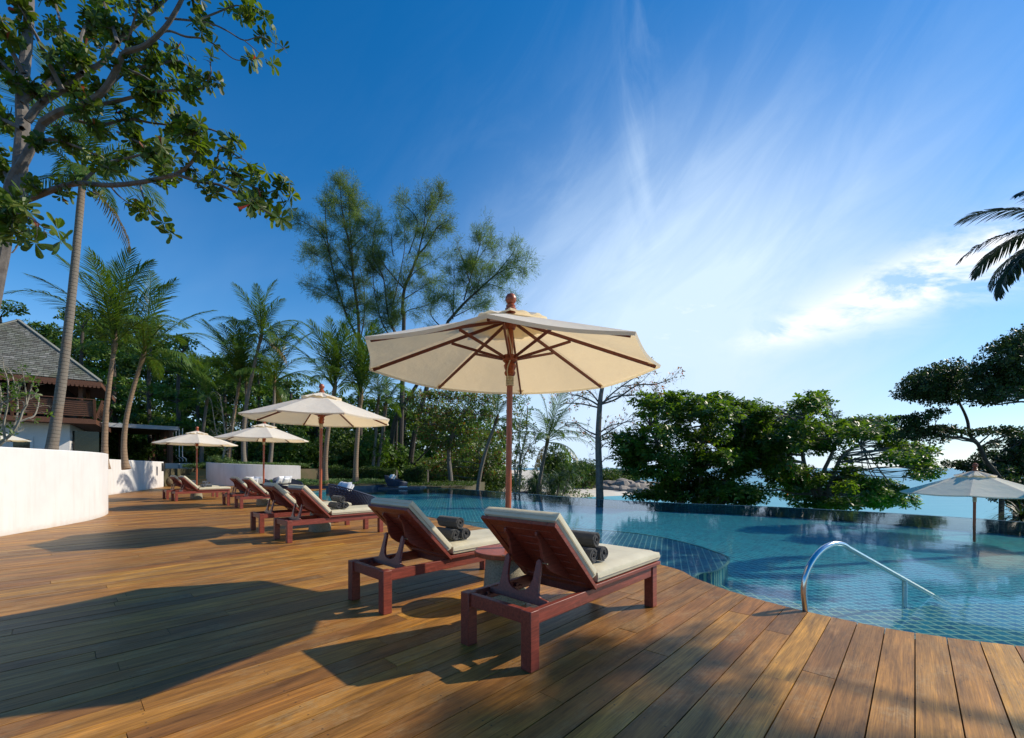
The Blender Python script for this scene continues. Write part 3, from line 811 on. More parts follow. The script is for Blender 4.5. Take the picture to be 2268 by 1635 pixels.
# ================================================================== umbrellas
RR, RZ, AP = 1.52, 2.40, 2.95
def make_umbrella(zbase=.53):
    root = empty('patio_umbrella')
    mw = M['mast_wood']; rw = M['rib_wood']
    MB().tube([(0, 0, zbase), (0, 0, 1.5), (0, 0, 2.9)], .031, 20).build('mast', mw, root)
    MB().lathe([(.02, 2.95), (.05, 2.96), (.058, 2.975), (.058, 3.0), (.045, 3.01), (.05, 3.03), (.04, 3.04), (.03, 3.05), (.047, 3.065), (.058, 3.09), (.056, 3.115), (.04, 3.145), (.012, 3.158)], 24).build('finial', mw, root)
    MB().lathe([(.033, 2.78), (.05, 2.79), (.062, 2.82), (.062, 2.86), (.05, 2.885), (.035, 2.89)], 20).build('hub', mw, root)
    MB().lathe([(.036, 2.30), (.05, 2.31), (.06, 2.335), (.048, 2.36), (.058, 2.38), (.066, 2.41), (.05, 2.435), (.075, 2.455), (.08, 2.49), (.072, 2.515), (.04, 2.52)], 20).build('runner', mw, root)
    rp = MB()
    for k in range(6): rp.lathe([(.034, 0), (.042, .004), (.042, .012), (.034, .016)], 14, (0, 0, 2.20 + k * .0165))
    rp.tube(cat_rom([(.045, -.01, 2.25), (.07, -.02, 2.36), (.06, .02, 2.5), (.03, .01, 2.62), (.035, -.03, 2.78)], 5), .006, 6)
    rp.build('rope', M['rope'], root)
    cz = lambda r: AP - (AP - RZ) * (r / RR)
    for k in range(8):
        a = k * math.pi / 4; c, s = math.cos(a), math.sin(a)
        P = lambda r, z: (c * r, s * r, z)
        rib = MB().bar(P(.055, 2.865 ), P(RR - .05, RZ - .018), .022, .032).build('rib', rw, root, bevel=.003)
        rm = .62
        rz_ = 2.865 + (RZ - .018 - 2.865) * (rm - .055) / (RR - .105) - .02
        MB().bar(P(.07, 2.485), P(rm, rz_), .02, .028).build('strut', rw, rib, bevel=.003)
        # end pocket
        t = Vector((-s, c, 0)); q = [Vector(P(RR - .13, cz(RR - .13) - .036)) - t * .05, Vector(P(RR - .01, RZ - .006)) - t * .012, Vector(P(RR - .01, RZ - .006)) + t * .012, Vector(P(RR - .13, cz(RR - .13) - .036)) + t * .05]
        MB().add(q, [(0, 1, 2, 3)]).build('rib_pocket', M['canvas'], rib, smooth=0)
    # canopy: eight panels slightly slack between the ribs, with a hem
    n = 8; vs = []; nr = 12; na = 8
    def pt(r, a):
        seg = (a / (math.pi / 4)); f = seg - math.floor(seg)
        a0 = math.floor(seg) * math.pi / 4; a1 = a0 + math.pi / 4
        p0 = Vector((math.cos(a0), math.sin(a0), 0)) * r; p1 = Vector((math.cos(a1), math.sin(a1), 0)) * r
        p = p0.lerp(p1, f)
        sag = math.sin(math.pi * f) * .030 * (r / RR) * (1 if r < RR * .99 else .8)
        pull = 1 - .018 * math.sin(math.pi * f) * (r / RR) ** 3
        return Vector((p.x * pull, p.y * pull, cz(r) - sag))
    rr = [.04] + [RR * k / nr for k in range(1, nr + 1)]
    for r in rr:
        for k in range(n * na): vs.append(pt(r, k * math.pi / 4 / na))
    K = n * na
    for k in range(K):
        p = pt(RR, k * math.pi / 4 / na); vs.append(Vector((p.x * .994, p.y * .994, p.z - .028)))
    fs = [(i * K + j, i * K + (j + 1) % K, (i + 1) * K + (j + 1) % K, (i + 1) * K + j) for i in range(len(rr)) for j in range(K)]
    MB().add(vs, fs).build('canopy', M['canvas'], root, smooth=14)
    # scalloped vent cap
    vs = []; rr = [.035, .12, .22, .32, .40]
    for q, r in enumerate(rr):
        for k in range(K):
            a = k * math.pi / 4 / na; p = pt(min(r, RR), a)
            f = (k % na) / na
            e = 1 + (.10 * math.sin(math.pi * f) if q == 4 else 0)
            z = cz(r) + .035 + (.012 * math.sin(k * 1.7) + .014 * math.sin(math.pi * f * 2)) * (q / 4)
            vs.append(Vector((p.x * e, p.y * e, z)))
    fs = [(i * K + j, i * K + (j + 1) % K, (i + 1) * K + (j + 1) % K, (i + 1) * K + j) for i in range(len(rr) - 1) for j in range(K)]
    MB().add(vs, fs).build('vent_cap', M['canvas'], root, smooth=30)
    return root
UMB = [((-.05, 4.42), -95.6, 0, 'largest and nearest cream patio umbrella, seen from below with red ribs', (R(.6), R(.5))),
       ((-4.13, 9.17), -63.9, 0, 'second cream umbrella from the camera, left of the big one, on a side table', (0, R(.4))),
       ((-9.07, 15.55), -62, 0, 'third cream umbrella from the camera, in front of the curved planter wall', (0, 0)),
       ((-13.78, 18.62), -31, 0, 'farthest cream umbrella on the deck, beside the sandstone steps', (0, 0)),
       ((11.2, 10.35), -50, -1.64, 'cream umbrella on the lower terrace beyond the pool at the right edge', (0, 0))]
up = make_umbrella()
for i, ((x, y), ph, z, lab, tilt) in enumerate(UMB):
    o = up if i == 0 else copy_tree(up)
    o.location = (x, y, z); o.rotation_euler = (tilt[0], tilt[1], R(ph)) if not i else (0, 0, R(ph))
    if i == 0:
        o.rotation_mode = 'QUATERNION'
        o.rotation_quaternion = (Matrix.Rotation(R(.7), 3, 'Y') @ Matrix.Rotation(R(ph), 3, 'Z')).to_quaternion()
    if i == 4: o.scale = (.90, .90, .985)
    tag(o, lab, 'umbrella', 'cream patio umbrellas with red wooden masts')
# mast foot of the lower-terrace umbrella reaches its own base plate
t5 = empty('umbrella_base', (11.2, 10.35, -1.64), 0, 'round stone base under the lower-terrace umbrella, hidden by the pool edge', 'umbrella base')
MB().lathe([(.28, 0), (.27, .06), (.06, .1), (.05, .56)], 24).build('base_stone', M['aggregate'], t5)
u6 = make_umbrella(.92); u6.location = (-27.0, 22.0, .42); u6.rotation_euler = (0, 0, .3)
tag(u6, 'small cream umbrella tip showing above the big white wall by the house', 'umbrella')

# ================================================================== wicker daybeds
def pillow(w_, h_, t_, mat, name, parent, loc, rot):
    n = 11; vs = []; fs = []
    for sgn in (1, -1):
        for j in range(n):
            for i in range(n):
                u = 2 * i / (n - 1) - 1; v = 2 * j / (n - 1) - 1
                z = t_ / 2 * ((1 - u ** 4) * (1 - v ** 4)) ** .55
                k = 1 - .10 * (1 - abs(v)) * (abs(u) ** 3) ; k2 = 1 - .10 * (1 - abs(u)) * (abs(v) ** 3)
                vs.append((u * w_ / 2 * k, v * h_ / 2 * k2, sgn * z))
    for j in range(n - 1):
        for i in range(n - 1):
            a = j * n + i; fs.append((a, a + 1, a + 1 + n, a + n)); b_ = a + n * n; fs.append((b_, b_ + n, b_ + n + 1, b_ + 1))
    o = MB().add(vs, fs).build(name, mat, parent, smooth=80)
    o.location = loc; o.rotation_euler = rot
    return o
def make_daybed():
    root = empty('wicker_daybed')
    nu, nv = 44, 9
    def top(a):  # back towards +x high, front low
        return .30 + .50 * (.5 + .5 * math.cos(a)) ** 1.3
    def fn(u, v):
        a = u * 2 * math.pi; z = .06 + (top(a) - .06) * v
        r = .60 + .16 * math.sin(min(1, z / .55) * 1.5)
        return (r * math.cos(a) * (1 + .10 * v * max(0, math.cos(a))), r * 1.02 * math.sin(a), z)
    vs = []; fs = []
    for j in range(nv):
        for i in range(nu):
            vs.append(fn((i + .5 * (j % 2)) / nu, j / (nv - 1)))
    for j in range(nv - 1):
        for i in range(nu):
            a = j * nu + i; b_ = j * nu + (i + 1) % nu; c = a + nu; d = b_ + nu
            if j % 2 == 0: fs += [(a, b_, c), (b_, d, c)]
            else: fs += [(a, b_, d), (a, d, c)]
    o = MB().add(vs, fs).build('woven_shell', M['wicker'], root)
    wf = o.modifiers.new('weave', 'WIREFRAME'); wf.thickness = .034; wf.use_replace = True
    MB().tube([fn(i / 48, 1) for i in range(49)], .024, 8).build('rim', M['wicker'], root)
    b = MB().grid(lambda u, v: Vector(fn(u, v * .93)) * .955, 40, 5, True)
    b.build('inner_lining', M['wicker'], root)
    MB().lathe([(.1, .10), (.58, .11), (.66, .22), (.67, .31), (.6, .36), (.1, .37)], 36).build('seat_cushion', M['seat_vinyl'], root)
    P = M['pillow_cloth']
    pillow(.5, .46, .17, P, 'pillow', root, (.42, .25, .66), (0, R(62), R(22)))
    pillow(.5, .46, .17, P, 'pillow', root, (.44, -.22, .67), (0, R(60), R(-16)))
    pillow(.42, .42, .15, P, 'pillow', root, (.22, .02, .62), (0, R(54), R(4)))
    return root
DB = [((-5.45, 14.75, .002), 222, 'navy wicker daybed heaped with white pillows beside the second umbrella\'s mast'),
      ((-12.9, 24.6, .002), 150, 'navy wicker daybed with pillows in front of the curved planter wall\'s right end'),
      ((-8.05, 29.9, .02), 185, 'round wicker daybed with white pillows across the pool under the grey palm trunks'),
      ((-13.9, 23.0, .002), 120, 'dark wicker daybed almost hidden behind the third pair of loungers')]
dp = make_daybed()
for i, (l, a, lab) in enumerate(DB):
    o = dp if i == 0 else copy_tree(dp)
    o.location = l; o.rotation_euler = (0, 0, R(a)); tag(o, lab, 'daybed', 'round wicker daybeds around the pool')
# pad the far daybed stands on
tag(MB().box(-9.6, -6.3, 29.2, 31.4, -1.2, .015).build('daybed_plinth', M['curb_tile'], smooth=0, bevel=.01), 'dark tiled plinth in the water under the far daybed', 'plinth')

# ================================================================== handrail
hr = empty('pool_handrail', (2.80, 4.04, 0), math.atan2(.372, .928), 'bent stainless steel handrail going down into the pool', 'handrail')
pts = [(-.02, 0, -.25), (-.03, 0, 0), (-.055, 0, .18), (-.03, 0, .33), (.06, 0, .46), (.2, 0, .56), (.36, 0, .605), (.48, 0, .60), (.56, 0, .575)]
pts = cat_rom(pts, 6) + [Vector((.60, 0, .552))]
end = Vector((2.5, 0, -.26)); st = pts[-1]
pts += [st.lerp(end, t) for t in (.1, .5, 1)]
MB().tube(pts, .0255, 20).build('rail', M['steel'], hr)
MB().tube([(1.57, 0, .15), (1.57, 0, -.5), (1.57, 0, -.9)], .0235, 18).build('support_post', M['steel'], hr)

# ================================================================== wicker lantern, low wall, chairs, sign, lamp
ln = empty('wicker_lantern', (-24.85, 31.05, 0), 0, 'egg-shaped woven rattan lantern standing by the foot of the sandstone steps', 'lantern')
random.seed(8)
b = MB()
for k in range(46):
    ax = Vector((random.gauss(0, 1), random.gauss(0, 1), random.gauss(0, 1))).normalized(); u_ = ax.orthogonal().normalized(); w2 = ax.cross(u_)
    off = random.uniform(-.25, .25)
    ring = []
    for q in range(21):
        a = q / 20 * 2 * math.pi; p = (u_ * math.cos(a) + w2 * math.sin(a)) * math.sqrt(1 - off * off) + ax * off
        ring.append((p.x * .27, p.y * .27, .34 + p.z * .33))
    b.tube(ring, .011, 4, False)
mk_simple('rattan', (.25, .19, .11), (.17, .13, .08), 20, .8)
b.build('woven_body', M['rattan'], ln)
MB().lathe([(.16, .0), (.17, .03), (.1, .05)], 16).build('foot', M['black_metal'], ln)

lw = MB().box(0, 3.2, 0, .3, -1.8, -.19)
o = lw.build('low_wall', M['sandstone'], bevel=.01); o.location = at(929, 1069, 45); o.location.z = 0
tag(o, 'low ochre sandstone wall among the trees beyond the pool', 'wall')
def make_chair():
    root = empty('folding_chair')
    wm = M['canvas_chair']
    for y in (-.24, .24):
        MB().bar((-.25, y, 0), (.24, y, .62), .03, .04).build('leg', wm, root)
        MB().bar((.22, y + (.032 if y > 0 else -.032), 0), (-.22, y + (.032 if y > 0 else -.032), .62), .03, .04).build('leg', wm, root)
        MB().box(-.26, .26, y - .035, y + .035, .62, .645).build('armrest', wm, root)
        MB().bar((-.2, y * .95, .45), (-.3, y * .95, .98), .03, .035).build('back_post', wm, root)
    MB().box(-.22, .24, -.225, .225, .44, .46).build('seat', wm, root)
    MB().box(-.31, -.285, -.26, .26, .78, .97).build('backrest', wm, root)
    return root
cp = make_chair()
CH = [(936, 41, 20, 'pale folding chair at the left end of the low ochre wall'), (947, 42, 200, 'pale folding chair second from the left before the low ochre wall'),
      (975, 41, 160, 'pale folding chair near the right end of the low ochre wall'), (986, 41.5, -20, 'pale folding chair by the tree trunk ending the low ochre wall')]
for i, (px, y, a, lab) in enumerate(CH):
    o = cp if i == 0 else copy_tree(cp)
    o.location = ((px - CX) / F * y, y, -1.28); o.rotation_euler = (0, 0, R(a)); tag(o, lab, 'chair', 'pale folding chairs beyond the pool')
tag(MB().box(-10.5, -5.5, 39.5, 45.3, -1.75, -1.285).build('chair_terrace', M['sandstone'], smooth=0), kind='structure')

sg = empty('notice_board', at(1160.5, 1090, 28), R(8), 'dark red notice board with white lettered lines beside the palm trunk', 'sign'); sg.location.z = -1.7
MB().box(-.26, .22, -.02, .02, .70, 1.52).build('board', M['sign_red'], sg, bevel=.004)
MB().box(-.225, -.205, -.015, .015, 0, .7).build('post', M['grey_metal'], sg); MB().box(.225, .25, -.03, .03, 0, 1.5).build('post', M['grey_metal'], sg)
b = MB(); random.seed(2)
for k, (z, l) in enumerate([(1.47, .40), (1.43, .28), (1.38, .34), (1.33, .24), (1.28, .30), (1.23, .22), (1.17, .34), (1.11, .36), (1.05, .30), (.99, .14), (.95, .24), (.91, .18), (.86, .32)]):
    x = -.235
    while x < -.235 + l:
        w_ = random.uniform(.025, .07); b.box(x, min(x + w_, .2), -.0245, -.0205, z - .011, z + .011); x += w_ + .012
b.build('lettering', M['sign_white'], sg)
# ================================================================== Thai-style house
hx = Vector((-.783, -.622, 0)); hy = Vector((-.622, .783, 0)); HP = Vector((-27, 28, 0)); HL = 8.9
hs = empty('shingle_roof_house', (0, 0, 0), 0, 'white house with grey shingle hip roof and brown timber balcony', 'house')
hm = Matrix((hx, hy, Vector((0, 0, 1)))).transposed().to_4x4(); hm.translation = HP
# local: x along the front towards the left, y backwards
EZ, AZ_, = 7.0, 11.25
def rect_shift(i): return i * HL
apex = Vector((HL / 2, HL / 2, AZ_))
b = MB(); tiles = MB(); random.seed(5)
for side in range(4):
    c = [Vector((0, 0, EZ)), Vector((HL, 0, EZ)), Vector((HL, HL, EZ)), Vector((0, HL, EZ))]
    a, d = c[side], c[(side + 1) % 4]
    b.add([hm @ v for v in (a, d, apex)], [(0, 1, 2)])
    if side in (0, 3):
        sl_ = (apex - (a + d) / 2); Ls = sl_.length; sd = sl_.normalized(); ex = (d - a).normalized(); nrm = ex.cross(sd)
        if nrm.z < 0: nrm = -nrm
        rows = 30; rh = Ls / rows
        for r_ in range(rows):
            half = HL / 2 * (1 - r_ / rows); mid = (a + d) / 2 + sd * (r_ * rh)
            x = -half + random.random() * .1
            while x < half - .05:
                w_ = min(random.uniform(.2, .34), half - x)
                q = mid + ex * (x + w_ / 2)
                p0 = q - ex * (w_ / 2 - .006) + nrm * (.045 + random.uniform(0, .012)); p1 = q + ex * (w_ / 2 - .006) + nrm * (.045 + random.uniform(0, .012))
                k0 = p0 + sd * rh - nrm * .035; k1 = p1 + sd * rh - nrm * .035
                e0 = p0 - nrm * .02; e1 = p1 - nrm * .02
                tiles.add([hm @ v for v in (p0, p1, k1, k0, e0, e1)], [(0, 1, 2, 3), (4, 5, 1, 0)])
                x += w_
roof = b.build('roof', M['shingle'], hs, smooth=0)
tiles.build('shingles', M['shingle'], roof, smooth=0)
b = MB()
for p, q in (((0, 0), 1), ((HL, 0), 1), ((0, HL), 1)):
    b.bar(hm @ Vector((p[0], p[1], EZ + .05)), hm @ (apex + Vector((0, 0, .08))), .22, .08)
b.build('hip_cap', M['shingle'], roof)
b = MB()
b.box(0, HL, -.02, .02, EZ - .3, EZ - .02, hm); b.box(-.02, .02, .03, HL, EZ - .3, EZ - .02, hm)
for k in range(30): b.lathe([(.09, -.012), (.09, .012)], 10, (0, 0, 0)) if False else None
for k in range(44):
    m2 = hm @ Matrix.Translation((.1 + k * .2, 0, EZ - .34)) @ Matrix.Rotation(R(90), 4, 'X')
    vs = [m2 @ Vector((.085 * math.cos(a), .085 * math.sin(a), z)) for z in (-.015, .015) for a in np.linspace(0, 2 * math.pi, 10, endpoint=False)]
    b.add(vs, [tuple(range(10))[::-1], tuple(range(10, 20))] + [(i, (i + 1) % 10, 10 + (i + 1) % 10, 10 + i) for i in range(10)])
b.build('eave_trim', M['brown_wood'], hs, smooth=0)
BZ = 4.55; i0 = .75
b = MB(); b.box(i0 - .5, HL + 4, i0 - .5, HL, BZ - .32, BZ, hm); b.build('balcony_floor', M['brown_wood'], hs, smooth=0)
for x in (i0 + .2, 3.2, 5.8, 8.6): MB().box(x, x + .2, i0 + .15, i0 + .35, BZ, EZ - .07, hm).build('column', M['brown_wood'], hs)
MB().box(i0 + .2, i0 + .4, 4, 4.2, BZ, EZ - .07, hm).build('column', M['brown_wood'], hs)
MB().box(2.2, HL + 4, 2.6, HL, BZ, EZ + .6, hm).build('upper_room', M['dark_gap'], hs, smooth=0)
MB().box(.12, HL - .12, .12, HL - .12, EZ - .06, EZ - .025, hm).build('ceiling', M['brown_wood'], hs, smooth=0)
b = MB()
def rail(p0, p1, outw):
    p0 = Vector(p0); p1 = Vector(p1); o_ = Vector(outw) * .32
    b.bar(hm @ (p0 + o_ + Vector((0, 0, 1.25))), hm @ (p1 + o_ + Vector((0, 0, 1.25))), .12, .05)
    for k in range(8):
        z = .22 + k * .125; f = z / 1.25
        b.bar(hm @ (p0 + o_ * f + Vector((0, 0, z))), hm @ (p1 + o_ * f + Vector((0, 0, z))), .03, .112)
    n = max(2, int((p1 - p0).length / 1.7))
    for k in range(n + 1):
        q = p0.lerp(p1, k / n); b.bar(hm @ (q + o_ * .05), hm @ (q + o_ * 1.12 + Vector((0, 0, 1.25))), .12, .1, up=hm.to_3x3() @ Vector(outw))
rail((i0 - .45, i0 - .45, BZ), (HL + 4, i0 - .45, BZ), (0, -1, 0)); rail((i0 - .45, i0 - .4, BZ), (i0 - .45, 6, BZ), (-1, 0, 0))
b.build('balcony_railing', M['brown_wood'], hs, smooth=0)
gw = MB(); gw.box(1.6, HL + 4, 1.3, HL, .9, BZ - .325, hm); gw.build('wall', M['plaster'], hs, smooth=0)
MB().box(3.35, 4.05, 1.26, 1.29, 1.2, 3.0, hm).build('door', M['glass_dark'], hs, smooth=0)
b = MB(); b.box(3.2, 3.34, 1.2, 1.295, 1.2, 3.15, hm); b.box(4.06, 4.2, 1.2, 1.295, 1.2, 3.15, hm); b.box(3.2, 4.2, 1.201, 1.294, 3.155, 3.3, hm); b.build('door_frame', M['plaster'], hs, smooth=0)
MB().box(.3, 1.58, 2.2, 2.3, .9, BZ - .7, hm).build('dark_glazing', M['glass_dark'], hs, smooth=0)
MB().box(5.4, 8.0, .5, 1.29, 3.25, 3.33, hm).build('canopy_slab', M['plaster'], hs, smooth=0)

# ================================================================== pavilion
pv = empty('garden_pavilion', (-30.2, 38, 0), 0, 'open flat-roofed timber pavilion with grey fascia beside the house', 'pavilion')
pf = Vector((-3.7, -4.0, 0)).normalized(); pd = Vector((-8.4, 8, 0)).normalized()
pm = Matrix((pf, pd, Vector((0, 0, 1)))).transposed().to_4x4()
PZ = 5.0
b = MB(); b.box(-.3, 9, -.3, 11.5, PZ - .02, PZ + .02, pm); b.build('roof', M['dark_gap'], pv, smooth=0)
b = MB(); b.box(-.35, 9, -.38, -.30, PZ - .3, PZ + .03, pm); b.box(-.38, -.3, -.38, 11.5, PZ - .3, PZ + .03, pm); b.build('fascia', M['grey_metal'], pv, smooth=0)
b = MB(); b.box(-.2, 9, -.2, 11.4, PZ - .12, PZ - .05, pm); b.build('ceiling', M['brown_wood'], pv, smooth=0)
for x, y in ((0, 0), (0, 1.15), (0, 3.1), (0, 5.0), (0, 8.0), (0, 11), (5.4, 0), (5.4, 11), (2.7, 11), (2.8, 8)):
    MB().box(x, x + .26, y, y + .26, 1.25, PZ - .13, pm).build('post', M['brown_wood'], pv, smooth=0)
for (x, y) in ((-.5, .4), (-.5, 2.0), (-.5, 3.8), (-.5, 6.2), (5.9, -.5), (-.6, -.5)):
    q = lambda z, dx=0: pm @ Vector((x + dx, y, z))
    MB().tube([q(PZ - .1), q(2.35), q(2.2, -.25), q(1.95, -.27)], .035, 6).build('rain_pipe', M['white_metal'], pv)
MB().box(1.2, 4.4, 3, 4, 1.28, 2.05, pm).build('counter', M['black_metal'], pv, smooth=0)
for x, lab in ((-29.3, 'left white concrete block at the top of the sandstone steps'), (-28.05, 'right grey concrete block at the top of the sandstone steps')):
    o = MB().box(-.55, .55, -.4, .4, 0, .48).build('planter_block', M['plaster'], smooth=0, bevel=.01); o.location = (x, 37.1, 1.28)
    tag(o, lab, 'planter')
o = MB().box(-.05, .05, -.16, .16, 0, .55).build('wall_speaker', M['black_metal'], bevel=.01); o.location = (-23.72, 29.0, 1.13); o.rotation_euler = (0, 0, .4)
tag(o, 'small black box fixed to the end of the shaded white wall', 'speaker')
# ================================================================== foliage tools
def unit(a): return a / np.maximum(np.linalg.norm(a, axis=-1, keepdims=True), 1e-9)
def frame(ax, rs):
    r = rs.normal(size=ax.shape); u = unit(np.cross(ax, r)); return u, np.cross(ax, u)
def leaves_quad(c, ax, nrm, L, W):
    """kite leaf: base c, direction ax, normal nrm; 4 corners"""
    s = np.cross(ax, nrm); s = unit(s)
    L = L[:, None]; W = W[:, None]
    V = np.stack([c, c + ax * L * .55 + s * W * .5, c + ax * L, c + ax * L * .55 - s * W * .5], 1)
    return V.reshape(-1, 3)
def leaves_obovate(c, ax, nrm, L, W, droop=.12):
    s = unit(np.cross(ax, nrm)); L = L[:, None]; W = W[:, None]
    V = np.stack([c, c + ax * L * .6 + s * W * .42, c + ax * L * .93 + s * W * .28 - nrm * L * droop,
                  c + ax * L - nrm * L * droop * 1.2, c + ax * L * .93 - s * W * .28 - nrm * L * droop, c + ax * L * .6 - s * W * .42], 1)
    return V.reshape(-1, 3)
def rosettes(C, A, rs, nl=8, L=.2, spread=(5, 50), obov=True):
    n = len(C); u, v = frame(A, rs)
    out = []
    for k in range(nl):
        ph = (k + rs.uniform(-.35, .35, n)) * 2 * math.pi / nl
        el = np.radians(rs.uniform(*spread, n))
        rad = u * np.cos(ph)[:, None] + v * np.sin(ph)[:, None]
        ax = rad * np.cos(el)[:, None] + A * np.sin(el)[:, None]
        nr = A * np.cos(el)[:, None] - rad * np.sin(el)[:, None]
        ll = L * rs.uniform(.65, 1.15, n); ww = ll * rs.uniform(.42, .58, n)
        base = C + ax * .02
        out.append(leaves_obovate(base, ax, nr, ll, ww) if obov else leaves_quad(base, ax, nr, ll, ww))
    return np.concatenate(out)
def branch(mb, p0, p1, r0, r1, rs, wig=.08, n=7, sagz=0., sides=6):
    p0 = Vector(p0); p1 = Vector(p1); L = (p1 - p0).length
    pts = []
    off = Vector((0, 0, 0))
    for i in range(n + 1):
        t = i / n
        if 0 < i < n: off += Vector(rs.normal(size=3)) * L * wig / n * 1.6
        w_ = math.sin(math.pi * t)
        pts.append(p0.lerp(p1, t) + off * w_ + Vector((0, 0, sagz * L * w_)))
    mb.tube(pts, [r0 + (r1 - r0) * (i / n) for i in range(n + 1)], sides, False)
    return pts
def pads_px(pads, y0, rs, dj=.5, ty=None):
    """pads in picture pixels -> 3d ellipsoids around depth y0; depth spread comes with the crown's own width"""
    out = []
    xs_ = [p[0] for p in pads]; mid = (min(xs_) + max(xs_)) / 2; hw = max(1, (max(xs_) - min(xs_)) / 2)
    for p in pads:
        q = 1 - ((p[0] - mid) / hw) ** 2
        y = y0 + rs.uniform(-1, 1) * dj * hw / F * y0 * max(.25, math.sqrt(max(q, 0)))
        c = at(p[0], p[1], y); rx = p[2] / F * y; rz = p[3] / F * y
        out.append((c, rx, rx * .9, rz))
    return out
def crown_points(pads, n_per_m2, rs, inner=.35):
    P = []; N = []
    for c, rx, ry, rz in pads:
        n = max(6, int(n_per_m2 * (rx * ry * 3.14 + 1.5 * (rx + ry) * rz)))
        d = unit(rs.normal(size=(n, 3)))
        r = np.where(rs.uniform(size=n) < inner, rs.uniform(.2, .95, n), rs.uniform(.8, 1.12, n))
        p = d * r[:, None] * np.array([rx, ry, rz]) + np.array(c)
        P.append(p); N.append(unit(d / np.array([rx, ry, rz])))
    return np.concatenate(P), np.concatenate(N)
def add_leaves(name, V, k, mat, root):
    me = np_mesh(name, V, k); return link(name, me, M[mat], root)
def infill(pads, seed, frac=1.):
    rs = np.random.RandomState(seed); out = list(pads)
    for i, p in enumerate(pads):
        near_ = sorted(pads, key=lambda q_: abs(q_[0] - p[0]) + 1.3 * abs(q_[1] - p[1]))[1:5]
        for q_ in near_:
            if rs.uniform() < .42 * frac: out.append(((p[0] + q_[0]) / 2 + rs.uniform(-4, 4), (p[1] + q_[1]) / 2 + rs.uniform(-4, 4), (p[2] + q_[2]) * .34, (p[3] + q_[3]) * .38))
    return out
def tree(name, label, cat, base, trunk, pads, y, kind='almond', leaf='almond_leaf', bark='bark', r=.16, dens=9., L=.2, seed=1, dj=.5, group=None, inner=.35, red=0., nb=4, red_mat='red_leaf', trunks=None, below=None, wander=.08):
    """base: point; trunk: list of picture points (px,py) above the base; pads: crown lumps in picture pixels"""
    rs = np.random.RandomState(seed)
    root = empty(name, base, 0, label, cat, group)
    inv = Vector(base)
    P3 = pads_px(pads, y, rs, dj)
    mb = MB(); alltr = []
    tr_list = trunks or [trunk]
    for tr in tr_list:
        pts = [Vector(base)] + [at(a, b_, y + rs.uniform(-.02, .02) * y * (i / len(tr))) for i, (a, b_) in enumerate(tr)]
        cr = cat_rom(pts, 5)
        nn = len(cr)
        mb.tube([p - inv for p in cr], [r * (1.35 if i == 0 else 1) * (1 - .62 * i / nn) for i in range(nn)], 9, False)
        alltr += [(p, r * (1 - .62 * i / nn), i / nn) for i, p in enumerate(cr)]
    for c, rx, ry, rz in P3:
        # nearest trunk point that lies lower than the pad
        best = min(alltr, key=lambda q: (q[0] - c).length + (3 if q[0].z > c.z - .1 * rx else 0) + (4 if q[2] < .25 else 0))
        r0 = max(.012, min(best[1] * .55, .02 + rx * .05))
        pb = branch(mb, best[0] - inv, c - inv - Vector((0, 0, rz * .3)), r0, r0 * .4, rs, wander, 6, .04)
        for k in range(nb):
            d = Vector(rs.normal(size=3)).normalized(); e = c + Vector((d.x * rx, d.y * ry, abs(d.z) * rz * .8)) * rs.uniform(.6, .95)
            s = pb[rs.randint(3, 7)]
            branch(mb, s, e - inv, r0 * .42, r0 * .15, rs, .12, 4, .03, 4)
    mb.build('trunk', M[bark], root)
    P, N = crown_points(P3, dens, rs, inner)
    P = P - np.array(inv)
    if kind == 'almond':
        A = unit(N * .5 + np.array([0, 0, .9]) + rs.normal(size=P.shape) * .3)
        V = rosettes(P, A, rs, 7, L, (-10, 45)); k = 6
    elif kind == 'broad':
        A = unit(N * .6 + np.array([0, 0, .5]) + rs.normal(size=P.shape) * .5)
        V = rosettes(P, A, rs, 5, L, (-20, 45), False); k = 4
    elif kind == 'fine':
        A = unit(N * .8 + np.array([0, 0, .2]) + rs.normal(size=P.shape) * .7)
        V = rosettes(P, A, rs, 6, L, (-10, 60), False); k = 4
    if red:
        nleaf = len(V) // k; m_ = rs.uniform(size=nleaf) < red
        VV = V.reshape(nleaf, k, 3)
        add_leaves('red_leaves', VV[m_].reshape(-1, 3), k, red_mat, root)
        V = VV[~m_].reshape(-1, 3)
    add_leaves('crown', V, k, leaf, root)
    return root
def r1(X, Y, a, b_): return (X * .2441 + 1107.4, Y * .2441 + 802.9, a * .275, b_ * .31)      # zoomed sheet -> picture
def r2(X, Y, a=0, b_=0): return (X * .30474 + 1605.8, Y * .30474 + 692.1, a * .335, b_ * .37)
def r5(X, Y, a=0, b_=0): return (X * .2197 + 664.5, Y * .2197 + 830.6, a * .2197, b_ * .2197)
def gp(px, y, z): p = at(px, HY, y); return Vector((p.x, y, z))

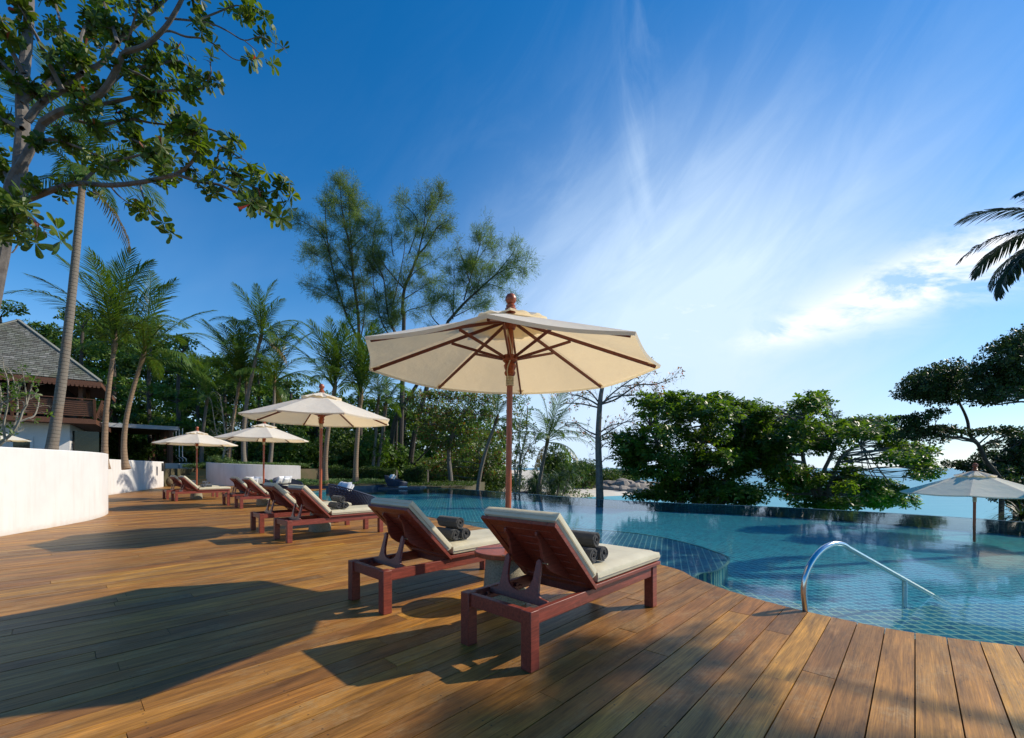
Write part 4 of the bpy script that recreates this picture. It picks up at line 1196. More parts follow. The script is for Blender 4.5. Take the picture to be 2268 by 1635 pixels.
# ---- sea almonds in front of the sea
A = [(1290, 350, 90, 50), (1400, 430, 110, 70), (1500, 330, 80, 50), (1650, 330, 100, 50), (1700, 430, 150, 70), (1890, 330, 80, 45), (1950, 470, 140, 70), (2060, 320, 50, 40), (2150, 400, 100, 50), (2200, 520, 110, 60), (1300, 600, 80, 50), (1450, 640, 130, 60), (1600, 590, 120, 50), (1760, 700, 160, 70), (1950, 640, 130, 60), (2100, 700, 140, 60), (1050, 690, 100, 35), (1150, 760, 130, 50), (1300, 800, 160, 55), (1500, 860, 170, 60), (1700, 900, 190, 60), (1900, 860, 180, 70), (2100, 880, 170, 70), (1150, 870, 140, 45), (1280, 980, 160, 45), (1450, 1000, 150, 50), (1700, 1050, 200, 60), (1900, 1080, 170, 60), (2100, 1160, 170, 50), (1520, 1130, 140, 40), (1300, 1210, 140, 28), (1480, 1190, 140, 35), (1700, 1220, 200, 40), (1900, 1240, 150, 35), (2150, 1260, 150, 30), (2280, 1230, 120, 40), (2260, 760, 120, 60)]
tree('sea_almond_tree', 'broad large-leaved sea almond tree in front of the sea, left one', 'tree', gp(1535, 21, -2.0), [(1530, 1100), (1545, 1000), (1560, 940), (1556, 900)], infill([r1(*p) for p in A], 1), 21, L=.24, dens=26, seed=11, r=.15, dj=.75, red=.006, red_mat='orange_leaf', trunks=[[(1550, 1100), (1556, 960), (1553, 920)], [(1500, 1090), (1470, 1010), (1440, 950)], [(1600, 1080), (1640, 1000), (1650, 940)]])
B = [(600, 610, 55, 35), (720, 605, 35, 26), (755, 660, 38, 26), (480, 680, 40, 26), (660, 690, 80, 35), (560, 745, 90, 35), (720, 740, 40, 26), (620, 650, 40, 40), (480, 800, 110, 50), (600, 860, 130, 50), (750, 820, 100, 40), (900, 800, 80, 30), (1030, 790, 85, 30), (1180, 790, 70, 30), (950, 880, 120, 40), (1120, 870, 110, 42), (1250, 950, 110, 42), (1380, 1000, 90, 35), (1490, 1010, 60, 22), (1250, 1055, 100, 36), (1400, 1080, 95, 34), (1470, 1150, 90, 40), (1400, 1190, 70, 28), (400, 930, 140, 60), (200, 900, 150, 60), (600, 975, 140, 50), (790, 950, 110, 45), (300, 1080, 160, 45), (480, 1190, 170, 60), (550, 1290, 190, 60), (780, 1210, 110, 45), (900, 1150, 80, 35), (1000, 1250, 120, 50), (1150, 1270, 110, 42), (1280, 1330, 90, 50), (1350, 1385, 50, 30), (1050, 1370, 150, 40), (850, 1380, 140, 40), (650, 1390, 150, 32), (120, 1290, 150, 50), (60, 700, 100, 50), (230, 690, 80, 42), (320, 730, 60, 36), (150, 780, 140, 50), (60, 1070, 120, 60)]
tree('sea_almond_tree', 'sea almond tree with an upright leafy tip, branches spreading right over the sea', 'tree', gp(1840, 23, -2.0), None, infill([r2(*p) for p in B] + [(1690, 938, 34, 18), (1662, 960, 42, 22), (1702, 985, 42, 24), (1742, 955, 32, 20), (1672, 1012, 42, 22), (1722, 1032, 42, 22), (1640, 985, 40, 22)], 2), 23, L=.24, dens=26, seed=12, r=.14, dj=.7, red=.005, red_mat='orange_leaf', trunks=[[(1835, 1090), (1850, 1040), (1870, 1005), (1905, 985)], [(1815, 1080), (1840, 1010), (1862, 960)], [(1790, 1060), (1775, 980), (1782, 920)]])

# ---- bare tree with a few orange leaves
def traced(name, label, cat, base, y, stems, bark, leafs, seed, twig=(5, .5, 2), group=None, bend=.18, droop=0., fill=False):
    """stems: list of (polyline px, r0, r1, depth offset at its end); twigs are grown on them"""
    rs = np.random.RandomState(seed); root = empty(name, base, 0, label, cat, group); inv = Vector(base)
    mb = MB(); tips = []
    def grow(p, d, L, r, lev):
        pts = [p]; dd = d.copy(); n = 5
        for i in range(n):
            dd = (dd + Vector(rs.normal(size=3)) * bend + Vector((0, 0, -droop))).normalized(); pts.append(pts[-1] + dd * L / n)
        mb.tube(pts, [r * (1 - .7 * i / n) for i in range(n + 1)], 4, False)
        tips.append((pts[-1], dd))
        if fill: tips.extend((pts[i], dd) for i in (1, 2, 3, 4))
        if lev > 0:
            for i in range(2, n + 1):
                for _ in range(rs.randint(1, 3)):
                    nd = (dd + Vector(rs.normal(size=3)) * .75).normalized(); grow(pts[i], nd, L * rs.uniform(.4, .7), r * .5, lev - 1)
                if lev <= 1: tips.append((pts[i], dd))
    for st in stems:
        poly_, r0_, r1_, dz = st[:4]; tw = st[4] if len(st) > 4 else 1.
        n = len(poly_)
        pts = [at(a, b_, y + dz * (i / (n - 1)) ** 1.0 + st[5] if len(st) > 5 else y + dz * i / (n - 1)) - inv for i, (a, b_) in enumerate(poly_)]
        cr = cat_rom(pts, 4); m_ = len(cr)
        mb.tube(cr, [r0_ + (r1_ - r0_) * i / (m_ - 1) for i in range(m_)], 8 if r0_ > .05 else 5, False)
        if tw:
            Lt = sum((cr[i + 1] - cr[i]).length for i in range(m_ - 1)); cnt = int(Lt * twig[0] * tw)
            for _ in range(cnt):
                i = rs.randint(int(m_ * .15), m_ - 1); d = (cr[i + 1] - cr[i]).normalized()
                sd = Vector(rs.normal(size=3)); sd = (sd - d * sd.dot(d)).normalized()
                grow(cr[i], (d * .8 + sd * .8).normalized(), twig[1] * rs.uniform(.5, 1.3), max(.004, (r0_ + (r1_ - r0_) * i / m_) * .3), twig[2] - 1)
            d = (cr[-1] - cr[-2]).normalized(); grow(cr[-1], d, twig[1], r1_, twig[2] - 1)
    mb.build('trunk', M[bark], root)
    T = np.array([t[0] for t in tips]); D = unit(np.array([t[1] for t in tips]))
    if leafs: leafs(root, T, D, rs)
    return root
def bl(root, T, D, rs):
    s = rs.uniform(size=len(T)) < .16
    V = rosettes(T[s], unit(D[s] + [0, 0, .3]), rs, 3, .14, (20, 70)); add_leaves('sparse_leaves', V, 6, 'orange_leaf', root)
q = lambda L_: [(x * .2441 + 1107.4, y_ * .2441 + 802.9) for x, y_ in L_]
traced('bare_tree', 'nearly leafless tree with layered twigs and a few orange leaves, right of the big umbrella', 'tree', gp(1330, 20.5, -2.0), 20.5, [
    (q([(910, 1290), (905, 1200), (900, 1000), (893, 800), (892, 640), (905, 400), (915, 300), (935, 190)]), .20, .09, 0, 0),
    (q([(905, 400), (1000, 300), (1100, 220), (1250, 120), (1350, 75)]), .05, .015, .8), (q([(920, 370), (1040, 310), (1180, 300), (1330, 285), (1460, 290)]), .05, .012, -.9),
    (q([(915, 380), (1060, 330), (1240, 210), (1400, 200), (1500, 170), (1550, 150)]), .05, .012, .3), (q([(1100, 220), (1260, 190), (1330, 130)]), .03, .012, .5),
    (q([(895, 390), (830, 350), (740, 310), (650, 290), (560, 250)]), .05, .012, -.6), (q([(890, 410), (760, 380), (640, 370), (530, 385)]), .045, .012, .9),
    (q([(900, 370), (820, 270), (740, 230), (680, 170)]), .045, .012, 1.2), (q([(930, 220), (960, 170), (1050, 120), (1150, 60)]), .05, .012, .4),
    (q([(890, 660), (830, 640), (760, 600), (680, 550), (620, 545)]), .045, .01, -.5), (q([(888, 700), (800, 650), (700, 575)]), .035, .01, .6),
    (q([(900, 640), (990, 580), (1060, 560), (1200, 530), (1290, 510)]), .045, .01, .5), (q([(900, 680), (1000, 620), (1100, 560), (1250, 480)]), .04, .01, -.8), (q([(905, 710), (1000, 680), (1170, 620)]), .035, .01, .9),
    (q([(900, 800), (950, 740), (1000, 720), (1080, 730)]), .03, .01, .2), (q([(905, 930), (960, 870), (1040, 850), (1080, 900)]), .025, .01, -.3), (q([(900, 960), (850, 940), (790, 910)]), .02, .008, .2)],
    'bark', bl, 5, (6, .5, 2))

# ---- casuarinas
def nl(root, T, D, rs):
    n = len(T); reps = 17
    C = np.repeat(T, reps, 0) + rs.normal(size=(n * reps, 3)) * .22
    dd = unit(np.repeat(D, reps, 0) * .7 + rs.normal(size=(n * reps, 3)) * .42 + [0, 0, .1])
    L = rs.uniform(.25, .7, n * reps); W = rs.uniform(.02, .038, n * reps)
    nr = unit(np.cross(dd, rs.normal(size=dd.shape)))
    add_leaves('crown', leaves_quad(C, dd, nr, L, W), 4, 'needle', root)
q = lambda L_: [(x * .24415 + 636.8, y_ * .24415 + 359.9) for x, y_ in L_]
traced('casuarina_tree', 'tallest feathery casuarina, left of the pair above the palms', 'tree', gp(795, 49, 0), 49, [
    ([(800, 1080), (797, 900), (795, 760)], .32, .2, 0, 0),
    (q([(650, 1640), (640, 1380), (600, 1080), (560, 750), (520, 560), (490, 380), (475, 190)]), .2, .03, 0), (q([(600, 1080), (585, 800), (560, 500), (560, 350), (540, 220)]), .1, .03, 1.2),
    (q([(640, 1600), (540, 1400), (480, 1220), (410, 960), (360, 700), (345, 500), (345, 380)]), .14, .03, -1), (q([(410, 960), (330, 690), (200, 570), (100, 520)]), .07, .02, -1.5), (q([(465, 1180), (430, 1060), (380, 900), (280, 850), (180, 810)]), .06, .02, 1.5),
    (q([(640, 1380), (420, 1240), (300, 1160), (200, 1120)]), .07, .02, .5), (q([(600, 1080), (440, 830), (380, 750)]), .06, .02, 1), (q([(560, 800), (660, 700), (720, 640), (690, 560)]), .07, .02, -1),
    (q([(520, 560), (440, 480), (420, 330)]), .05, .02, 1), (q([(560, 750), (620, 520), (640, 360)]), .06, .02, .6), (q([(656, 1640), (690, 1450), (700, 1300), (690, 1100), (650, 950)]), .08, .03, 1.)],
    'dark_bark', nl, 21, (2.3, 1.15, 2), bend=.16)
traced('casuarina_tree', 'feathery casuarina in the middle with a dark stem leaning right above the palms', 'tree', gp(880, 48, 0), 48, [
    ([(885, 1080), (890, 900), (893, 780), (895, 690)], .3, .2, 0, 0),
    (q([(1040, 1380), (1060, 1150), (1130, 980), (1180, 850), (1270, 740), (1350, 600), (1400, 560)]), .2, .04, 0), (q([(1180, 850), (1230, 650), (1290, 500), (1390, 330), (1400, 280)]), .1, .02, 1), (q([(1230, 650), (1250, 450), (1250, 280)]), .08, .02, -1),
    (q([(1100, 830), (1180, 540), (1060, 390), (1040, 350)]), .07, .02, .6), (q([(1060, 1150), (900, 960), (800, 800)]), .09, .03, -1.2), (q([(1025, 1650), (930, 1450), (900, 1300), (870, 1050), (780, 850), (780, 650), (810, 520)]), .12, .03, .8),
    (q([(1025, 1700), (880, 1500), (820, 1320), (780, 1100), (775, 900)]), .1, .03, 0), (q([(1030, 1620), (950, 1480), (940, 1380), (1000, 1100), (1060, 800), (1060, 580)]), .1, .03, 1.4), (q([(1040, 1250), (1200, 1150), (1330, 1060)]), .07, .02, 1), (q([(960, 850), (940, 700), (960, 600)]), .06, .02, -.8),
    (q([(1040, 1420), (1090, 1345), (1250, 1300), (1460, 1220)]), .07, .02, -1), (q([(1060, 1150), (1150, 1000), (1320, 900)]), .07, .02, -1.5), (q([(870, 1050), (720, 880), (680, 740)]), .07, .02, 1)],
    'dark_bark', nl, 22, (2.3, 1.15, 2), bend=.16)
traced('casuarina_tree', 'feathery casuarina leaning right just behind the big umbrella\'s finial', 'tree', gp(905, 45, 0), 45, [
    ([(906, 1075), (915, 980), (945, 860), (985, 740), (992, 715)], .3, .2, 0, 0),
    ([(861, 1076), (851, 1010), (849, 950), (858, 880)], .26, .16, 0, 0), ([(857, 1075), (866, 985), (875, 935), (893, 900), (924, 852)], .30, .18, -1, 0), ([(845, 1072), (840, 1010), (838, 960)], .16, .1, 1, 0),
    ([(900, 1076), (910, 1040), (925, 1020), (952, 992)], .16, .07, 0, .3), ([(872, 1074), (877, 1000), (880, 900)], .15, .1, .5, 0),
    (q([(1450, 1450), (1600, 1280), (1720, 1170), (1850, 1050), (1980, 970), (2140, 950)]), .16, .02, 0), (q([(1600, 1250), (1650, 1080), (1690, 950), (1780, 800), (1840, 720)]), .08, .02, 1), (q([(1690, 950), (1740, 760), (1760, 640)]), .06, .02, -1),
    (q([(1850, 1060), (1960, 930), (2040, 830), (2060, 780)]), .06, .02, -.8), (q([(1500, 1420), (1510, 1150), (1510, 950)]), .08, .02, .6), (q([(1650, 1080), (1600, 900), (1545, 770)]), .06, .02, 1.2), (q([(1760, 1110), (1900, 1120), (2000, 1190)]), .05, .015, .5),
    (q([(1720, 1150), (1770, 980), (1890, 830)]), .06, .02, 1.3), (q([(1510, 1400), (1650, 1330), (1740, 1280)]), .06, .02, -1), (q([(1400, 1500), (1300, 1380), (1330, 1250)]), .07, .02, 0)],
    'dark_bark', nl, 23, (2.6, 1.15, 2), bend=.16)

# ---- red-flecked almond group behind the pool
Rp = [(1150, 210, 100, 60), (1300, 200, 150, 60), (1450, 190, 150, 60), (1620, 210, 160, 70), (1780, 240, 140, 80), (1920, 260, 110, 80), (1230, 350, 140, 70), (1420, 330, 160, 80), (1600, 380, 160, 80), (1780, 390, 150, 80), (1920, 400, 100, 80), (1180, 470, 110, 60), (1380, 480, 160, 80), (1560, 520, 160, 70), (1700, 560, 150, 70), (1300, 620, 130, 60), (1420, 700, 150, 70), (1250, 560, 100, 50), (1640, 700, 150, 70)]
tree('sea_almond_tree', 'leafy tree flecked with red leaves behind the pool, left of the big umbrella\'s mast', 'tree', gp(1000, 40, -1.4), [(998, 1060), (994, 1000), (1008, 950), (1030, 915)], [r5(*p) for p in Rp], 40, 'broad', 'mixed_leaf', 'bark', .26, 16, .26, 31, dj=.6, inner=.4)
Rq = [(1850, 640, 140, 70), (1990, 620, 110, 80), (1520, 840, 150, 70), (1700, 800, 150, 70), (1880, 830, 150, 80), (2000, 800, 110, 90), (1350, 900, 150, 60), (1560, 960, 170, 60), (1750, 950, 160, 70), (1920, 980, 130, 70), (1280, 1010, 120, 50), (1450, 1040, 130, 50), (1700, 1060, 130, 50)]
tree('sea_almond_tree', 'low dense green tree filling the gap under the red-flecked tree', 'tree', gp(1068, 43, -1.4), [(1065, 1050), (1060, 1000)], [r5(*p) for p in Rq], 43, 'broad', 'mixed_leaf', 'bark', .16, 15, .26, 32, dj=.6)
Rr = [(2110, 230, 100, 60), (2220, 250, 100, 60), (2150, 340, 110, 70), (2260, 370, 90, 70), (2180, 480, 110, 80), (2290, 510, 90, 80), (2120, 610, 100, 80), (2250, 640, 110, 80), (2170, 760, 100, 70), (2290, 780, 90, 70), (2240, 900, 100, 60), (2120, 880, 80, 60)]
tree('leafy_tree', 'open leafy tree with pale thin stems right of the big umbrella\'s mast', 'tree', gp(1150, 31, -1.6), None, [r5(*p) for p in Rr], 31, 'broad', 'mixed_leaf', 'pale_bark', .07, 8, .22, 33, dj=.5, trunks=[[(1152, 1030), (1165, 960), (1168, 900)], [(1140, 1040), (1150, 980), (1140, 920)]])
def blp(root, T, D, rs):
    s = rs.uniform(size=len(T)) < .6
    V = rosettes(T[s], unit(D[s] + [0, 0, .3]), rs, 4, .13, (0, 70), False); add_leaves('leaves', V, 4, 'hedge_leaf', root)
traced('slender_tree', 'pair of slim pale bare stems standing behind the infinity edge by the red notice board', 'tree', gp(1141, 27, -1.8), 27, [
    ([(1136, 1105), (1143, 1060), (1152, 1010), (1150, 960), (1158, 900)], .06, .015, 0), ([(1146, 1105), (1153, 1060), (1158, 1020), (1176, 985), (1190, 970)], .05, .015, .3), ([(1152, 1010), (1165, 990), (1180, 1000)], .03, .01, .3)], 'pale_bark', blp, 42, (4, .5, 2))
# distant green shrubs between the trunks
def bush(name, lab, cat, px, y, zb, w_, h_, leaf='hedge_leaf', dens=26, L=.16, seed=1, group=None, kind='fine', depth=1.):
    rs = np.random.RandomState(seed); base = gp(px, y, zb); root = empty(name, base, 0, lab, cat, group)
    pads = []
    for k in range(9):
        a = rs.uniform(0, 6.28); rr_ = rs.uniform(0, .6)
        pads.append((Vector((math.cos(a) * rr_ * w_, math.sin(a) * rr_ * w_ * depth, h_ * rs.uniform(.25, .72))), w_ * .42, w_ * .42, h_ * .30))
    mb = MB()
    for c, rx, ry, rz in pads: branch(mb, (0, 0, 0), c, .03, .01, rs, .1, 4, 0, 4)
    mb.build('stem', M['bark'], root)
    P, N = crown_points(pads, dens, rs, .3)
    A_ = unit(N * .8 + [0, 0, .3] + rs.normal(size=P.shape) * .6)
    add_leaves('foliage', rosettes(P, A_, rs, 6, L, (-10, 60), False), 4, leaf, root)
    return root
BU = [(1095, 44, -1.6, 2.4, 3.0, 'sunlit light green shrub left of the big umbrella\'s mast beyond the pool'), (1060, 43, -1.6, 1.8, 2.6, 'light green shrub beside the curved palm trunk'), (1120, 50, -1.7, 2.6, 2.6, 'yellow-green shrub just left of the mast, farther back'),
      (1255, 62, -2.2, 4.2, 4.6, 'rounded green bush behind the strap-leaved pandanus'), (1300, 82, -2.5, 6.5, 5.8, 'large rounded bush on the far shore left of the bare tree'), (1350, 95, -2.6, 6.5, 4.8, 'low bush on the point directly behind the bare tree'),
      (1225, 70, -2.2, 5, 7.5, 'tall green bush above the pandanus'), (1395, 112, -2.8, 6.5, 4.2, 'farthest low bush on the rocky point')]
for i, (px, y, zb, w_, h_, lab) in enumerate(BU):
    bush('shrub', lab, 'shrub', px, y, zb, w_, h_, 'hedge_leaf', 5.5 if y > 60 else 14, .38 if y > 60 else .2, 60 + i, 'shrubs on the far shore')
for i, (px, y, h_, lab) in enumerate([(1282, 25, 1.4, 'spindly young shrub with round leaves before the sand, left one'), (1305, 26, 1.7, 'spindly young shrub with round leaves before the sand, right one'), (1345, 19, .9, 'small bright shrub at the foot of the bare tree'), (1270, 24, 1.0, 'small shrub peeking over the infinity edge by the pandanus')]):
    bush('young_shrub', lab, 'shrub', px, y, -2.0 + (.55 if y > 20 else .9), .7, h_, 'almond_leaf', 7, .12, 80 + i, 'young shrubs behind the infinity edge')

# ---- pandanus / strap leaves
def straps(name, lab, cat, loc, n, L, seed, zup=.9, w_=.05, leaf='grass_leaf', heads=6, spread=.9, trunk=True):
    rs = np.random.RandomState(seed); root = empty(name, loc, 0, lab, cat); V = []; mb = MB()
    for h_ in range(heads):
        hc = Vector((rs.uniform(-1, 1) * spread, rs.uniform(-1, 1) * spread, zup * rs.uniform(.25, 1)))
        branch(mb, (hc.x * .3, hc.y * .3, 0), hc, .05, .03, rs, .05, 4)
        for k in range(n // heads):
            a = rs.uniform(0, 6.28); el = rs.uniform(.1, 1.3); d = Vector((math.cos(a) * math.cos(el), math.sin(a) * math.cos(el), math.sin(el))); p = hc.copy(); ll = L * rs.uniform(.6, 1.1); s = d.cross(Vector((0, 0, 1))).normalized()
            seg = 6; prev = (p - s * w_ / 2, p + s * w_ / 2)
            for i in range(seg):
                d = (d + Vector((0, 0, -.30))).normalized(); p = p + d * ll / seg; ww = w_ * (1 - (i + 1) / seg) ** .6 + .002
                cur = (p - s * ww / 2, p + s * ww / 2); V += [prev[0], prev[1], cur[1], cur[0]]; prev = cur
    mb.build('stem', M['bark'], root); add_leaves('strap_leaves', np.array(V), 4, leaf, root); return root
straps('pandanus_bush', 'big grassy pandanus bush with strap leaves right of the leaning palm trunk', 'shrub', gp(1222, 29, -1.9), 1100, 1.5, 3, 3.0, .055, heads=14, spread=1.3)
straps('pandanus_bush', 'dark grassy pandanus bush behind the notice board, left of the leaning palm', 'shrub', gp(1178, 31, -1.9), 500, 1.4, 4, 2.2, .05, heads=8, spread=.8)
straps('pandanus_bush', 'drooping dark strap leaves under the umbrella at the right edge', 'shrub', gp(2262, 12.5, -1.9), 420, 1.1, 6, 1.9, .04, 'dark_leaf', 5, .45)

# ---- dark trees on the right edge
C1 = [(1330, 590, 90, 28), (1400, 520, 110, 50), (1500, 470, 130, 60), (1450, 600, 130, 35), (1620, 430, 130, 60), (1720, 470, 90, 60), (1600, 560, 140, 60), (1700, 600, 90, 45), (1560, 640, 90, 25), (1350, 780, 90, 26), (1480, 745, 70, 22), (1560, 720, 50, 20), (1430, 860, 110, 30), (1300, 900, 80, 25), (1590, 860, 70, 28), (1560, 930, 50, 20), (1650, 850, 50, 22), (1880, 870, 80, 16), (2000, 850, 70, 16), (2090, 880, 50, 20)]
q2 = lambda L_: [r2(x, y_)[:2] for x, y_ in L_]
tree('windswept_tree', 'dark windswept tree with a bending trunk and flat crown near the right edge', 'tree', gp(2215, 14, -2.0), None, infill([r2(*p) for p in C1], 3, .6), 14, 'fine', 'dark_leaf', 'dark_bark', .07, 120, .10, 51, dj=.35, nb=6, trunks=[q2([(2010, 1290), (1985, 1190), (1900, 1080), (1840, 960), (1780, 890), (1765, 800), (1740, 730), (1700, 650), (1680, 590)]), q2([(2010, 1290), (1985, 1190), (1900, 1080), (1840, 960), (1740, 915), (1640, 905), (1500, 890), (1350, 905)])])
C2 = [(1830, 440, 90, 60), (1850, 560, 100, 60), (1960, 330, 100, 80), (1980, 480, 120, 80), (1990, 600, 110, 50), (2080, 220, 90, 60), (2110, 340, 110, 90), (2130, 480, 120, 90), (2160, 560, 90, 40), (2240, 200, 120, 90), (2260, 360, 120, 120), (2290, 520, 110, 80), (1880, 640, 80, 25), (2380, 300, 110, 120), (2400, 480, 110, 80)]
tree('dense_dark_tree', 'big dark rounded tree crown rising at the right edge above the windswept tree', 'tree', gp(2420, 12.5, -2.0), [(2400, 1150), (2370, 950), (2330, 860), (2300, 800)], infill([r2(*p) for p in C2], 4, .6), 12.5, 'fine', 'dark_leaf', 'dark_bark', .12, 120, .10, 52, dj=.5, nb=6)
C3 = [(2100, 940, 80, 40), (2180, 900, 70, 50), (2060, 1040, 80, 30), (2150, 1030, 90, 50), (2230, 1000, 90, 70), (2080, 1130, 110, 45), (2190, 1120, 110, 50), (1960, 1150, 110, 35), (1830, 1120, 90, 24), (1740, 1110, 80, 24), (1660, 1100, 60, 20), (1920, 1000, 50, 45), (2000, 1230, 130, 35), (2150, 1240, 120, 40), (2080, 1330, 120, 45), (2180, 1400, 80, 60), (1960, 960, 35, 28), (2260, 1200, 90, 80)]
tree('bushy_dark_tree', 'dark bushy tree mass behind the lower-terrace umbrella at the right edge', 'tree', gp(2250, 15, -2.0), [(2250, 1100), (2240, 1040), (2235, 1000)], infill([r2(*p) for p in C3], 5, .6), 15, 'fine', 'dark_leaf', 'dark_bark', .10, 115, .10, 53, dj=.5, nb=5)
# tree that stands off the right side and shades the near corner of the deck
rs = np.random.RandomState(77)
k_ = 4.4; sc = Vector((1.25, 1.6, 0)) + Vector((3.16, .81, 2.40)) * k_
root = empty('shade_tree', (sc.x + 2.2, sc.y - .3, -2), 0, 'tall broad tree standing off to the right whose shade falls on the near deck', 'tree')
mb = MB(); inv = Vector(root.location); top_ = sc - inv
pp = branch(mb, (0, 0, 0), top_ + Vector((.3, 0, -1.2)), .2, .08, rs, .05, 8)
pads = []
for (u_, v_, r_) in [(-.35, 1.4, .5), (0, .8, .7), (-.2, .1, .8), (.55, -.3, .75), (1.0, -1.0, .75), (1.5, -1.8, .8), (0, -1.2, .9), (-.4, -2.2, .9), (.9, -2.4, .9)]:
    c = Vector((top_.x + u_, top_.y + v_, top_.z + rs.uniform(-.4, .6))); pads.append((c, r_, r_, .55)); branch(mb, pp[-1], c, .06, .02, rs, .1, 5)
mb.build('trunk', M['bark'], root)
P, N = crown_points(pads, 26, rs, .4); add_leaves('crown', rosettes(P, unit(N * .5 + [0, 0, .9]), rs, 7, .22, (-10, 45)), 6, 'almond_leaf', root)

# ---- big-leaved tree overhanging at top left
Hs = []
g = .7221 * 1.0; qh = lambda L_: [(x * .4064, y_ * .4064) for x, y_ in L_]       # 1635-wide sheet of the 1200 px corner
def hl(root, T, D, rs):
    s = rs.uniform(size=len(T)) < .34
    C = T[s]; A_ = unit(D[s] * .7 + [0, 0, .35] + rs.normal(size=C.shape) * .35)
    n = len(C); u, v = frame(A_, rs); O = []
    for k in range(8):
        ph = (k + rs.uniform(-.35, .35, n)) * 2 * math.pi / 8; el_ = np.radians(rs.uniform(-25, 45, n))
        rad = u * np.cos(ph)[:, None] + v * np.sin(ph)[:, None]; ax = rad * np.cos(el_)[:, None] + A_ * np.sin(el_)[:, None]; nr = A_ * np.cos(el_)[:, None] - rad * np.sin(el_)[:, None]
        L = (.172 * rs.uniform(.6, 1.15, n))[:, None]; W = L * rs.uniform(.42, .56, n)[:, None]; s_ = unit(np.cross(ax, nr)); dr = rs.uniform(.05, .35, n)[:, None]; keel = nr * L * .07
        b0 = C + ax * .012; m1 = b0 + ax * L * .5 - nr * L * dr * .2 - keel; tp_ = b0 + ax * L - nr * L * dr
        for sg in (1, -1):
            e1 = b0 + ax * L * .45 + s_ * W * .36 * sg - nr * L * dr * .2; e2 = b0 + ax * L * .80 + s_ * W * .50 * sg - nr * L * dr * .65; m2 = b0 + ax * L * .82 - nr * L * dr * .7 - keel
            e3 = b0 + ax * L * .95 + s_ * W * .30 * sg - nr * L * dr * .9
            O.append(np.stack([b0, e1, e2, e3, tp_, m1 + (tp_ - m1) * .4 - keel * 0], 1).reshape(-1, 3))
    V = np.concatenate(O); nleaf = len(V) // 6; VV = V.reshape(nleaf, 6, 3); m_ = rs.uniform(size=nleaf) < .006
    add_leaves('red_leaves', VV[m_].reshape(-1, 3), 6, 'red_leaf', root); add_leaves('crown', VV[~m_].reshape(-1, 3), 6, 'hero_leaf', root)
mk_simple('hero_bark', (.075, .065, .06), (.15, .135, .125), 9, .9, .6, .02)
HY0 = 8.6
